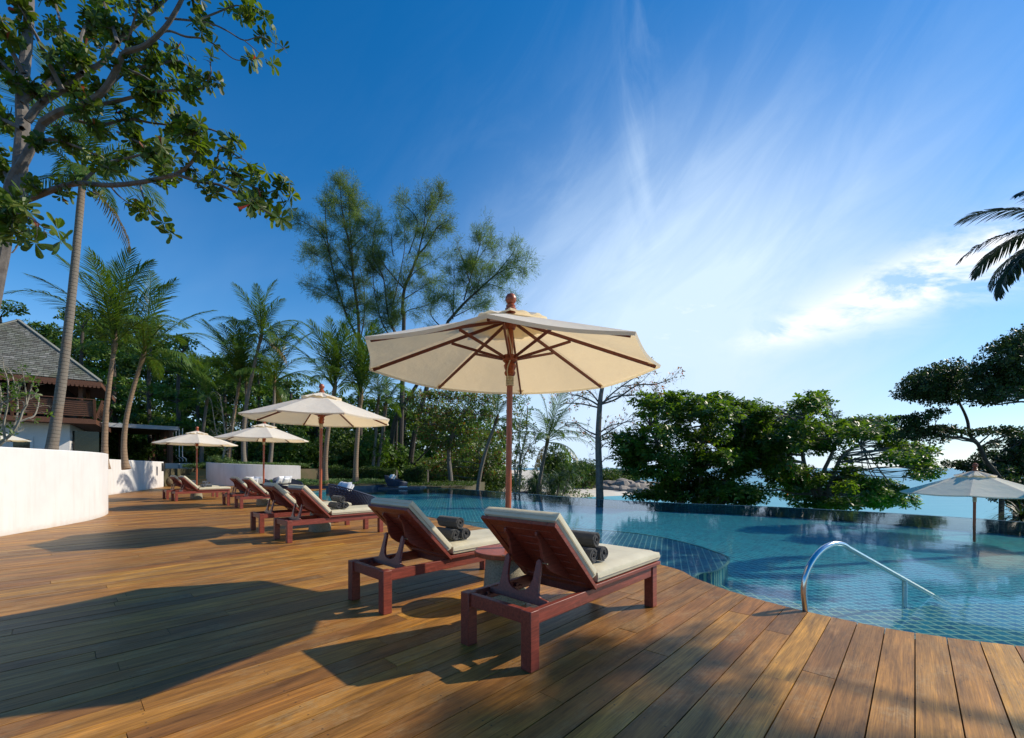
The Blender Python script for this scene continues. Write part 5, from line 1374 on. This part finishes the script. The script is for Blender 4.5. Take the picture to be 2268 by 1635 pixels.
traced('overhanging_almond_tree', 'big-leaved tree at the top left whose branches reach out over the deck wall', 'tree', gp(-60, HY0, 1.2), HY0, [
    ([(-60, 1000), (-40, 800), (-12, 640), (5, 560)] + qh([(40, 1200), (60, 1000), (130, 880), (200, 740), (230, 670)]), .14, .06, 0, 0),
    (qh([(100, 1150), (110, 900), (125, 700), (120, 560), (130, 400), (150, 200), (160, 0), (150, -150)]), .12, .07, .6, .3),
    (qh([(230, 670), (330, 610), (440, 580), (560, 500), (640, 370), (680, 290), (790, 250), (900, 150), (980, 20), (1010, -60)]), .07, .028, -.8, 1.),
    (qh([(150, 660), (230, 560), (340, 490), (450, 400), (560, 340), (640, 230), (760, 120), (900, 0), (960, -80)]), .065, .025, .4, 1.1),
    (qh([(80, 1115), (200, 1070), (330, 1020), (440, 1000), (600, 1010), (760, 995), (880, 970), (960, 950)]), .055, .03, -1.4, .55),
    (qh([(960, 950), (1020, 910), (1060, 860), (1080, 800), (1050, 740), (1120, 700), (1230, 740)]), .03, .012, -.3, 1.4, -1.4), (qh([(960, 950), (1080, 990), (1200, 1010), (1300, 1060), (1390, 1120), (1480, 1170)]), .03, .01, -.3, 1.2, -1.4),
    (qh([(1060, 870), (1170, 910), (1260, 930), (1340, 990), (1440, 1050), (1490, 1040)]), .02, .008, .4, 1.1, -1.5), (qh([(1180, 880), (1210, 800), (1290, 850), (1330, 870)]), .015, .008, .2, 1., -1.4),
    (qh([(760, 995), (790, 1100), (840, 1190), (900, 1220)]), .018, .006, -.2, .5, -1.), (qh([(440, 1000), (560, 900), (700, 860), (840, 840), (900, 930)]), .03, .01, .7, 1.2, -.6),
    (qh([(600, 1010), (640, 1060), (690, 1100)]), .02, .008, .2, 1., -.8),
    (qh([(440, 580), (600, 560), (720, 530), (850, 500), (980, 490), (1100, 480), (1150, 400)]), .04, .012, -.9, 1.3, .2), (qh([(380, 650), (550, 680), (700, 650), (820, 670), (950, 690), (1060, 750)]), .035, .012, .8, 1.3),
    (qh([(560, 500), (700, 380), (840, 360), (960, 330), (1040, 370)]), .035, .01, .6, 1.2), (qh([(790, 250), (900, 170), (1010, 200), (1100, 210), (1180, 250), (1270, 320), (1330, 330)]), .025, .006, -.3, .25, -.3),
    (qh([(900, 100), (1020, 110), (1150, 130), (1240, 170), (1330, 220), (1420, 200), (1500, 240)]), .022, .006, .2, .22), (qh([(1080, 110), (1180, 70), (1290, 30), (1360, 60)]), .022, .008, .3, 1.2), (qh([(1330, 220), (1390, 270), (1420, 300)]), .01, .005, .1, .6),
    (qh([(640, 230), (600, 100), (560, 0), (540, -60)]), .04, .015, .6, 1.2), (qh([(680, 290), (720, 150), (760, 0)]), .03, .012, -.6, 1.2), (qh([(450, 400), (400, 250), (330, 120), (300, 0)]), .05, .015, .9, 1.4), (qh([(340, 490), (260, 330), (200, 200), (120, 60)]), .05, .015, -.7, 1.4),
    (qh([(230, 560), (100, 430), (0, 330), (-100, 250)]), .05, .02, .5, 1.3), (qh([(130, 400), (50, 250), (0, 100), (-60, 0)]), .05, .02, -.6, 1.4), (qh([(120, 560), (300, 420), (420, 260), (480, 120), (620, 40)]), .05, .015, 1., 1.4),
    (qh([(120, 700), (0, 640), (-60, 560)]), .05, .02, .5, 1.4), (qh([(60, 1000), (0, 900), (-80, 800)]), .05, .02, .6, 1.4), (qh([(180, 800), (280, 760), (420, 800), (560, 860)]), .035, .012, -.4, 1.3, -.3), (qh([(0, 1260), (60, 1170), (150, 1180), (240, 1240)]), .02, .008, -1.5, 1.2, -1.5),
    (qh([(0, 1180), (50, 1380), (120, 1300)]), .02, .008, .3, .2), (qh([(700, 380), (820, 440), (930, 560), (1010, 640)]), .025, .01, .5, 1.2), (qh([(640, 720), (760, 780), (860, 840), (930, 900)]), .025, .01, -.5, 1.3)],
    'hero_bark', hl, 9, (3.2, .24, 2), bend=.3)
# ================================================================== coconut palms
def frond_mesh(L, el0, curl, npair, ll, seed, w_=.042, droop=.5, side_wind=0.):
    rs = np.random.RandomState(seed); V = []; pts = []; p = Vector((0, 0, 0)); n = 26
    for i in range(n + 1):
        t = i / n; e = el0 - curl * t ** 1.5
        d = Vector((math.cos(e), side_wind * t, math.sin(e))).normalized(); pts.append((p.copy(), d)); p = p + d * L / n
    def quad(a, b, c, d): V.extend([a, b, c, d])
    up_ = Vector((0, 0, 1))
    for i in range(n):           # midrib as a tapering cross of two strips
        r0 = .032 * (1 - i / n) + .006; r1_ = .032 * (1 - (i + 1) / n) + .006; a, da = pts[i]; b_, db = pts[i + 1]; s = Vector((0, 1, 0)); u = da.cross(s).normalized()
        quad(a - s * r0, a + s * r0, b_ + s * r1_, b_ - s * r1_); quad(a - u * r0 * .7, a + u * r0 * .7, b_ + u * r1_ * .7, b_ - u * r1_ * .7)
    for k in range(npair):
        t = .14 + .86 * (k + .5) / npair; f = t * n; i = min(int(f), n - 1); a = pts[i][0].lerp(pts[i + 1][0], f - i); d = pts[i][1]
        pr = (math.sin(math.pi * min(1, (t - .06) * 1.02)) ** .55 if t < .98 else .35) * (1 if t < .8 else 1 - (t - .8) * 1.4)
        for sg in (1, -1):
            l_ = ll * max(.22, pr) * rs.uniform(.85, 1.1); s = Vector((0, sg, 0))
            dd = (s * (1.0 - .45 * t) + d * (.55 + .5 * t) + up_ * .22 + Vector(rs.normal(size=3)) * .09).normalized()
            wv = d.cross(dd).cross(dd).normalized() if rs.uniform() < .0 else (d - dd * d.dot(dd)).normalized()
            q0 = a; prev = (q0 - wv * w_ * .3, q0 + wv * w_ * .3)
            for j, ww in ((1, .5), (2, .42), (3, .05)):
                dd = (dd + Vector((0, 0, -droop * (.25 + .35 * j) * .6))).normalized(); q0 = q0 + dd * l_ / 3
                cur = (q0 - wv * w_ * ww, q0 + wv * w_ * ww); quad(prev[0], prev[1], cur[1], cur[0]); prev = cur
    return np.array(V)
FR = {}
def fm(key, *a, mat='palm_leaf', **k):
    me = np_mesh('frond_' + key, frond_mesh(*a, **k), 4); me.materials.append(M[mat]); FR[key] = me
fm('up', 4.2, R(12), R(38), 46, .95, 1, droop=.35); fm('up_b', 4.0, R(10), R(52), 44, .9, 2, droop=.45, side_wind=.12)
fm('arch', 4.0, R(8), R(88), 46, .9, 3, droop=.7, side_wind=.1); fm('arch_b', 3.8, R(5), R(75), 44, .85, 4, droop=.8, side_wind=-.15)
fm('drop', 3.7, R(0), R(70), 40, .85, 5, droop=1.0); fm('dead', 3.0, R(0), R(60), 26, .6, 6, mat='palm_dead', droop=1.2)
fm('shade', 4.0, R(8), R(70), 60, .95, 7, mat='palm_leaf_shaded', w_=.07, droop=.6); fm('shade_b', 3.8, R(6), R(90), 60, .9, 8, mat='palm_leaf_shaded', w_=.07, droop=.8)
def palm(label, base, top, bow, r, crown, seed, scale=1., warm=False, group='coconut palms around the pool', style='full', n=19, lean=0.):
    """base/top: points; bow: sideways bend of the trunk"""
    rs = np.random.RandomState(seed); base = Vector(base); top = Vector(top); root = empty('coconut_palm', base, 0, label, 'palm tree', group)
    h = top - base; pts = []
    for i in range(25):
        t = i / 24; pts.append(Vector((h.x * t + bow * math.sin(math.pi * t ** .8), h.y * t, h.z * t)))
    mb = MB()
    rad = []
    for i in range(25):
        t = i / 24; rad.append(r * (1 + .55 * math.exp(-t * 16)) * (1 - .38 * t) * (1 + .02 * math.sin(i * 2.1)))
    mb.tube(pts, rad, 14, True); mb.build('trunk', M['palm_bark_warm' if warm else 'palm_bark'], root)
    # fibrous crown shaft
    tdir = (pts[-1] - pts[-3]).normalized(); c = pts[-1]
    MB().tube([c - tdir * .25, c + tdir * .05, c + tdir * .35 * scale, c + tdir * .8 * scale], [r * .66, r * .85, r * .75, r * .2], 10).build('crown_shaft', M['palm_dead'], root)
    i = 0
    for k in range(n):
        f = k / n; az_ = k * 2.39996 + rs.uniform(-.25, .25)
        if style == 'upright':   # freshly planted: fronds gathered upwards
            kind = 'up' if k % 2 else 'up_b'; el_ = R(82 - 42 * f + rs.uniform(-6, 6))
            if k > n - 4: kind = 'arch'; el_ = R(38)
        elif style == 'shade':
            kind = 'shade' if k % 2 else 'shade_b'; el_ = R(50 - 75 * f + rs.uniform(-8, 8))
        elif style == 'windy':
            kind = ('up', 'arch', 'arch_b', 'drop')[min(3, int(f * 4))]; el_ = R(72 - 62 * f + rs.uniform(-10, 10))
        else:
            kind = ('up', 'up_b', 'arch', 'arch', 'arch_b', 'drop')[min(5, int(f * 6))]; el_ = R(78 - 82 * f + rs.uniform(-8, 8))
        if k == n - 1 and seed % 3 == 1: kind = 'dead'; el_ = R(-25)
        o = bpy.data.objects.new('frond', FR[kind]); COL.objects.link(o); o.parent = root
        o.location = c + tdir * (.45 - .35 * f) * scale
        m = Matrix.Rotation(az_, 4, 'Z') @ Matrix.Rotation(-el_, 4, 'Y')
        m = Matrix.Rotation(lean, 4, 'Y') @ m
        s = scale * rs.uniform(.85, 1.1)
        o.rotation_mode = 'QUATERNION'; o.rotation_quaternion = m.to_quaternion(); o.scale = (s, s, s)
    return root
def pz(px, py, y): return at(px, py, y)
def pp_(label, bpx, bz, tpx, tpy, y, bow, r, seed, **k): return palm(label, gp(bpx, y, bz), at(tpx, tpy, y + k.pop('dy', 0)), bow, r, None, seed, **k)
pp_('tallest grey coconut palm behind the big white wall, its crown behind the overhanging branches', 106, 1.3, 183, 400, 14.8, .12, .15, 1, scale=.82, n=20)
pp_('warm-trunked coconut palm with upswept fronds, left of the pavilion pair', 234, 1.3, 253, 772, 18.5, -.15, .115, 2, warm=True, style='upright', n=16, scale=.98)
pp_('coconut palm whose crown droops right, right one of the pavilion pair', 280, 1.3, 314, 800, 20.5, -.35, .12, 3, warm=True, style='windy', n=17, scale=1.0, lean=.12)
pp_('grey coconut palm with the fullest spreading crown, trunk leaning right above the planter wall', 543, 1.3, 577, 752, 33.5, -.5, .17, 4, n=22, scale=.98)
pp_('coconut palm with upright fronds left of the grey leaning one', 506, 1.3, 528, 862, 34.2, -.1, .165, 5, warm=True, style='upright', n=17, scale=1.35)
pp_('thin coconut palm hidden between the two planter-wall palms', 541, 1.3, 545, 856, 38, .1, .16, 6, style='windy', n=12, scale=1.05)
pp_('coconut palm with wind-swept fronds behind the second umbrella', 596, 1.3, 608, 856, 35, .1, .165, 7, style='windy', n=20, scale=1.25, lean=.18)
pp_('coconut palm with pinkish trunk on the round planter island, left one', 722, .15, 740, 870, 28.6, -.2, .175, 8, warm=True, style='upright', n=16, scale=1.15)
pp_('coconut palm on the round planter island, right one, with tangled upright fronds', 788, .15, 799, 890, 29.2, -.1, .18, 9, warm=True, style='upright', n=17, scale=1.22)
pp_('grey-trunked palm behind the far daybed, crown low over it', 822, 0, 838, 890, 40, .05, .15, 10, style='full', n=15, scale=.92)
pp_('leaning grey-trunked palm just right of its twin behind the far daybed', 832, 0, 852, 905, 40.6, .05, .15, 11, style='windy', n=13, scale=.86, lean=.25)
pp_('small coconut palm in shade behind the farthest deck umbrella', 447, 1.3, 458, 892, 38, -.15, .17, 12, style='full', n=13, scale=.95, lean=-.1)
pp_('solitary coconut palm leaning right in front of the sea, fronds blown to the right', 1186, -1.9, 1211, 985, 28, -.1, .15, 13, style='windy', n=20, scale=.88, lean=.25)
pp_('pale palm with curved trunk bending right, left of the big umbrella\'s mast', 1059, -1.4, 1098, 935, 31.5, -.35, .17, 14, style='windy', n=12, scale=.8)
pp_('shade-coloured palm at the right edge, only its fronds in the frame', 2520, -2, 2372, 520, 9.6, -.3, .13, 15, style='shade', n=18, scale=.52, lean=0, group=None)

# ================================================================== planting and backdrop
def fpads(px, top, hw, bot, rs, rows=5):
    out = []
    for r_ in range(rows):
        t = r_ / (rows - 1); yy = top + (bot - top) * t; w_ = hw * math.sin(math.pi * (.22 + .62 * t)); cnt = 3 if t < .2 else 4
        for c in range(cnt):
            out.append((px + (c - (cnt - 1) / 2) / cnt * 2 * w_ * .8 + rs.uniform(-.12, .12) * hw, yy + hw * .22 + rs.uniform(-.06, .06) * hw, hw * rs.uniform(.26, .4), hw * rs.uniform(.16, .26)))
    return out
FT = [(5, 668, 60, 930, 47, 'dark leafy tree rising at the left frame edge above the roof'), (92, 712, 66, 960, 52, 'dark tree crown just above the roof\'s peak'), (178, 684, 70, 960, 45, 'tall leafy tree right behind the tallest palm trunk'), (250, 706, 66, 960, 50, 'leafy forest tree behind the warm-trunked palm'),
      (330, 716, 70, 980, 46, 'leafy forest tree behind the right palm of the pavilion pair'), (398, 744, 62, 990, 44, 'bright-edged forest tree right of the pavilion palms'), (440, 790, 60, 1000, 52, 'forest tree behind the small shaded palm'), (500, 785, 66, 1010, 53, 'forest tree behind the planter-wall palms, left'),
      (570, 800, 66, 1015, 52, 'forest tree behind the planter-wall palms, right'), (640, 838, 60, 1020, 48, 'forest tree showing above the second umbrella'), (700, 868, 56, 1020, 50, 'forest tree between second umbrella and island palms'), (765, 872, 60, 1030, 52, 'forest tree behind the island palms'),
      (835, 880, 60, 1040, 53, 'forest tree behind the twin grey palm trunks'), (900, 868, 56, 1040, 52, 'forest tree left of the red-flecked tree')]
for i, (px, top, hw, bot, y, lab) in enumerate(FT):
    rs = np.random.RandomState(300 + i)
    g_ = gp(px, y, 1.2 if px < 650 else -.3)
    tree('forest_tree', lab, 'tree', g_, [(px + 3, (bot + 1030) / 2), (px + rs.uniform(-6, 6), (bot + top) / 2), (px + rs.uniform(-8, 8), top + hw * .6)], fpads(px, top, hw, bot, rs), y, 'broad', 'forest_leaf', 'dark_bark', .28, 6.2, .42, 300 + i, dj=.7, group='forest trees behind the garden', nb=2)
# thick understorey of shrubs
US = [(150, 38, 1.3, 3.6, 4.2, 'shrub behind the house corner'), (235, 43, 1.3, 4, 5.5, 'shrub seen through the pavilion, left'), (300, 50, 1.3, 4.2, 5.2, 'shrub seen through the pavilion, right'), (405, 41, 1.3, 3, 3.4, 'shrub right of the pavilion'), (450, 43, 1.3, 3.2, 3.6, 'shrub under the small shaded palm'),
      (495, 45, 1.3, 3.4, 4.0, 'shrub behind the planter-wall palm'), (560, 42, 1.3, 3.2, 3.4, 'shrub behind the third umbrella'), (625, 41, 1.1, 3.4, 4.0, 'shrub right of the third umbrella\'s top'), (690, 42, 0, 3.4, 5.2, 'shrub between the curved planter wall and island palms'), (760, 43, 0, 3.4, 5.4, 'shrub between the island palms'),
      (820, 42, 0, 3.0, 4.8, 'shrub behind the far daybed'), (880, 46, -.5, 3.4, 4.6, 'shrub right of the far daybed'), (940, 49, -1.5, 3.6, 5.0, 'shrub above the low ochre wall'), (1020, 50, -1.5, 3.6, 5.0, 'shrub right of the low ochre wall'), (360, 52, 1.3, 3.5, 5.5, 'tall shrub behind the pavilion posts')]
for i, (px, y, zb, w_, h_, lab) in enumerate(US):
    bush('shrub', 'dark green ' + lab, 'shrub', px, y, zb, w_, h_, 'forest_leaf' if i % 3 else 'hedge_leaf', 9, .30, 400 + i, 'shrubs of the understorey')
# the wood behind everything, read as one mass
rs = np.random.RandomState(9); fpd = []
for px in range(-60, 1130, 26):
    topy = np.interp(px, [-60, 60, 140, 200, 300, 400, 440, 600, 700, 900, 1000, 1120], [690, 730, 730, 700, 720, 770, 800, 820, 880, 890, 900, 930]) + 14
    yy = 60 + rs.uniform(-2, 4); py = topy
    while py < 1040:
        c = at(px + rs.uniform(-10, 10), py + 10, yy + rs.uniform(-2, 2)); fpd.append((c, 1.7, 1.5, 1.4)); py += 26
P, N = crown_points(fpd, 3.2, rs, .5)
o = add_leaves('forest', rosettes(P, unit(N + [0, -.2, .5]), rs, 5, .62, (-20, 45), False), 4, 'forest_leaf', None); tag(o, 'dense dark wood closing the view behind the palms and shrubs', 'forest', None, 'stuff')

def carpet(name, lab, pts_fn, n, L, mat, seed, h=.12):
    rs = np.random.RandomState(seed); P = pts_fn(rs, n); A_ = unit(rs.normal(size=P.shape) * .5 + [0, 0, 1]); P[:, 2] += rs.uniform(0, h, len(P))
    o = add_leaves(name, rosettes(P, A_, rs, 5, L, (5, 60), False), 4, mat, None); tag(o, lab, 'ground cover', None, 'stuff'); return o
def isl_pts(rs, n):
    a = rs.uniform(0, 6.28, n); r_ = np.sqrt(rs.uniform(0, 1, n)) * .96; lump = .10 * (1 + np.sin(a * 9 + r_ * 7))
    return np.stack([ic[0] + ir[0] * r_ * np.cos(a), ic[1] + ir[1] * r_ * np.sin(a), .2 + lump], 1)
carpet('island_ground_cover', 'silvery green ground cover on the planter island in the pool', isl_pts, 4200, .09, 'ground_leaf', 1)
w3c = np.array([[p.x, p.y] for p in cat_rom([(a, b_, 0) for a, b_ in W3], 12)])
def w3_pts(rs, n):
    i = rs.randint(0, len(w3c) - 1, n); p = w3c[i] + (w3c[i + 1] - w3c[i]) * rs.uniform(size=(n, 1)); t = i / len(w3c)
    back = rs.uniform(.15, 1.6, n); bumpy = .25 * (1 + np.sin(i * .6)) * (t < .6)
    return np.stack([p[:, 0] + rs.normal(size=n) * .05, p[:, 1] + back, 1.6 - .3 * np.clip(t - .35, 0, 1) + bumpy * rs.uniform(0, 1, n)], 1)
carpet('wall_top_ground_cover', 'green leafy ground cover spilling over the curved planter wall', w3_pts, 3800, .12, 'ground_leaf', 2, .25)
def bank(rs, n):
    x = rs.uniform(-27.4, -22.4, n); y = rs.uniform(35.2, 38.6, n); return np.stack([x, y, 1.3 + (y - 35.2) * .12], 1)
carpet('bank_ground_cover', 'green ground cover at the top of the sandstone steps', bank, 2600, .13, 'ground_leaf', 3, .25)
def lawnp(rs, n):
    x = rs.uniform(-15.5, -3, n); y = rs.uniform(31.6, 40, n); return np.stack([x, y, np.full(n, -.02)], 1)
carpet('lawn_ground_cover', 'low planting on the ground behind the far daybed', lawnp, 2600, .12, 'hedge_leaf', 4, .12)
def shorep(rs, n):
    x = rs.uniform(-6, 16, n); y = rs.uniform(31, 52, n); m_ = x < shore(y) - 6; x = x[m_]; y = y[m_]; return np.stack([x, y, -1.7 - .9 * np.clip((y - 18) / 45, 0, 1)], 1)
carpet('shore_ground_cover', 'low green scrub between the pool edge and the beach', shorep, 5200, .22, 'hedge_leaf', 5, .35)
# clipped hedge behind the island
for i, (x0, x1, y0, lab) in enumerate([(-15.3, -9.6, 35.6, 'clipped green hedge behind the island palms, left stretch'), (-9.2, -7.2, 36.6, 'clipped green hedge near the twin grey palm trunks')]):
    rs = np.random.RandomState(70 + i); root = empty('hedge', ((x0 + x1) / 2, y0, 0), 0, lab, 'hedge'); n = int((x1 - x0) * 330)
    fx = rs.uniform(-.5, .5, n) * (x1 - x0); fz = rs.uniform(0, 1.35, n); fy = np.where(rs.uniform(size=n) < .7, rs.normal(size=n) * .05 - .45, rs.uniform(-.45, .4, n)); fz = np.where(fy > -.3, 1.3 + rs.normal(size=n) * .06, fz)
    fz = fz + .12 * np.sin(fx * 2.1) * (fz / 1.3)
    P = np.stack([fx, fy, fz], 1); A_ = unit(rs.normal(size=P.shape) * .5 + [0, -.7, .4])
    add_leaves('foliage', rosettes(P, A_, rs, 6, .11, (0, 60), False), 4, 'hedge_leaf', root)
    MB().box(-(x1 - x0) / 2, (x1 - x0) / 2, -.3, .3, 0, 1.2).build('stem', M['dark_bark'], root, smooth=0)

# plumeria with bare limbs in front of the house, another by the planter wall
def pl(root, T, D, rs):
    s = rs.uniform(size=len(T)) < .12; V = rosettes(T[s], unit(D[s] + [0, 0, .5]), rs, 5, .13, (0, 60)); add_leaves('leaves', V, 6, 'almond_leaf', root)
q3 = lambda L_: [(x * .13546, y_ * .13546 + 802.9) for x, y_ in L_]
traced('plumeria_tree', 'small frangipani with bare grey forking limbs in front of the house at the left edge', 'tree', gp(-8, 12.5, 1.3), 12.5, [
    (q3([(-60, 1400), (80, 1260), (200, 1150), (310, 970), (370, 800), (430, 700), (470, 560), (540, 310)]), .05, .012, 0), (q3([(310, 970), (450, 920), (560, 870), (620, 720), (640, 590)]), .03, .01, .4), (q3([(430, 700), (410, 400), (370, 180)]), .025, .008, -.4),
    (q3([(200, 1150), (260, 980), (290, 770), (270, 500), (200, 200)]), .03, .01, .5), (q3([(80, 1260), (60, 1000), (120, 700), (130, 330), (60, 100)]), .035, .01, -.5), (q3([(0, 1330), (-40, 1000), (30, 700), (0, 400)]), .035, .01, .3), (q3([(-60, 720), (60, 660), (240, 580), (320, 450)]), .025, .01, -.3)],
    'pale_bark', pl, 61, (5, .28, 2), bend=.25)
traced('plumeria_tree', 'bare pale frangipani behind the planter wall, left of the palm trunks', 'tree', gp(492, 33.2, 1.3), 33.2, [
    ([(492, 1022), (500, 980), (495, 930), (488, 880)], .09, .03, 0), ([(500, 985), (515, 950), (520, 900)], .06, .02, .5), ([(496, 990), (480, 960), (470, 900)], .06, .02, -.5), ([(498, 1000), (530, 970), (545, 930)], .05, .02, .6)], 'pale_bark', pl, 62, (3.2, .7, 2), bend=.25)

# ================================================================== rocks by the cove
random.seed(31)
def boulder(seed, s):
    bm_ = MB(); rs = np.random.RandomState(seed); n = 14; m_ = 9
    ph = rs.uniform(0, 6.28, 8)
    def fn(u, v):
        a = u * 2 * math.pi; b_ = (v - .5) * math.pi; d = np.array([math.cos(a) * math.cos(b_), math.sin(a) * math.cos(b_), math.sin(b_)])
        r_ = 1 + .14 * math.sin(d[0] * 3 + ph[0]) + .12 * math.sin(d[1] * 4 + ph[1]) + .12 * math.sin(d[2] * 4 + d[0] * 3 + ph[2]) + .05 * math.sin(9 * d[0] + ph[3]) * math.sin(8 * d[2] + ph[4])
        e = np.sign(d) * np.abs(d) ** .72
        return Vector((e[0] * s[0] * r_, e[1] * s[1] * r_, e[2] * s[2] * r_))
    return bm_.grid(fn, n, m_, True)
RK = [(1290, 92, 1.3), (1306, 86, 1.5), (1322, 90, 1.2), (1338, 84, 1.0), (1352, 88, 1.6), (1366, 84, 1.5), (1378, 80, 1.7), (1392, 83, 1.9), (1404, 79, 1.4), (1414, 84, 1.4), (1424, 78, 1.2), (1436, 83, 1.1), (1448, 78, .9), (1460, 83, .9), (1474, 79, .8), (1490, 82, .8), (1508, 80, .7), (1360, 76, .9), (1384, 73, 1.0), (1400, 72, .8), (1418, 72, .8), (1345, 78, .7), (1436, 73, .6), (1530, 84, .8), (1552, 82, .6)]
for i, (px, y, s) in enumerate(RK):
    p = gp(px, y, -2.75); o = boulder(i, (s * 1.35, s * 1.1, s)).build('boulder', M['rock'], smooth=25); o.location = p; o.rotation_euler = (0, 0, i * 1.3)
    tag(o, 'grey-brown granite boulder in the rocky spit beside the cove', 'rock', 'boulders of the rocky spit')
o = boulder(90, (5, 1.5, .5)).build('boulder', M['rock'], smooth=25); o.location = gp(1430, 120, -3.0); tag(o, 'flat dark rock barely above the sea beyond the rocky spit', 'rock')
# small pool skimmer lights on the far floor and depth marker on the weir
MB_ = MB().box(-.3, .3, -.02, .02, -.14, .10); o = MB_.build('depth_marker', M['sign_white']); o.location = (at(893, 1080, 29.4).x, 29.35, 0); tag(o, 'small white marker plate on the far rim of the pool', 'sign')
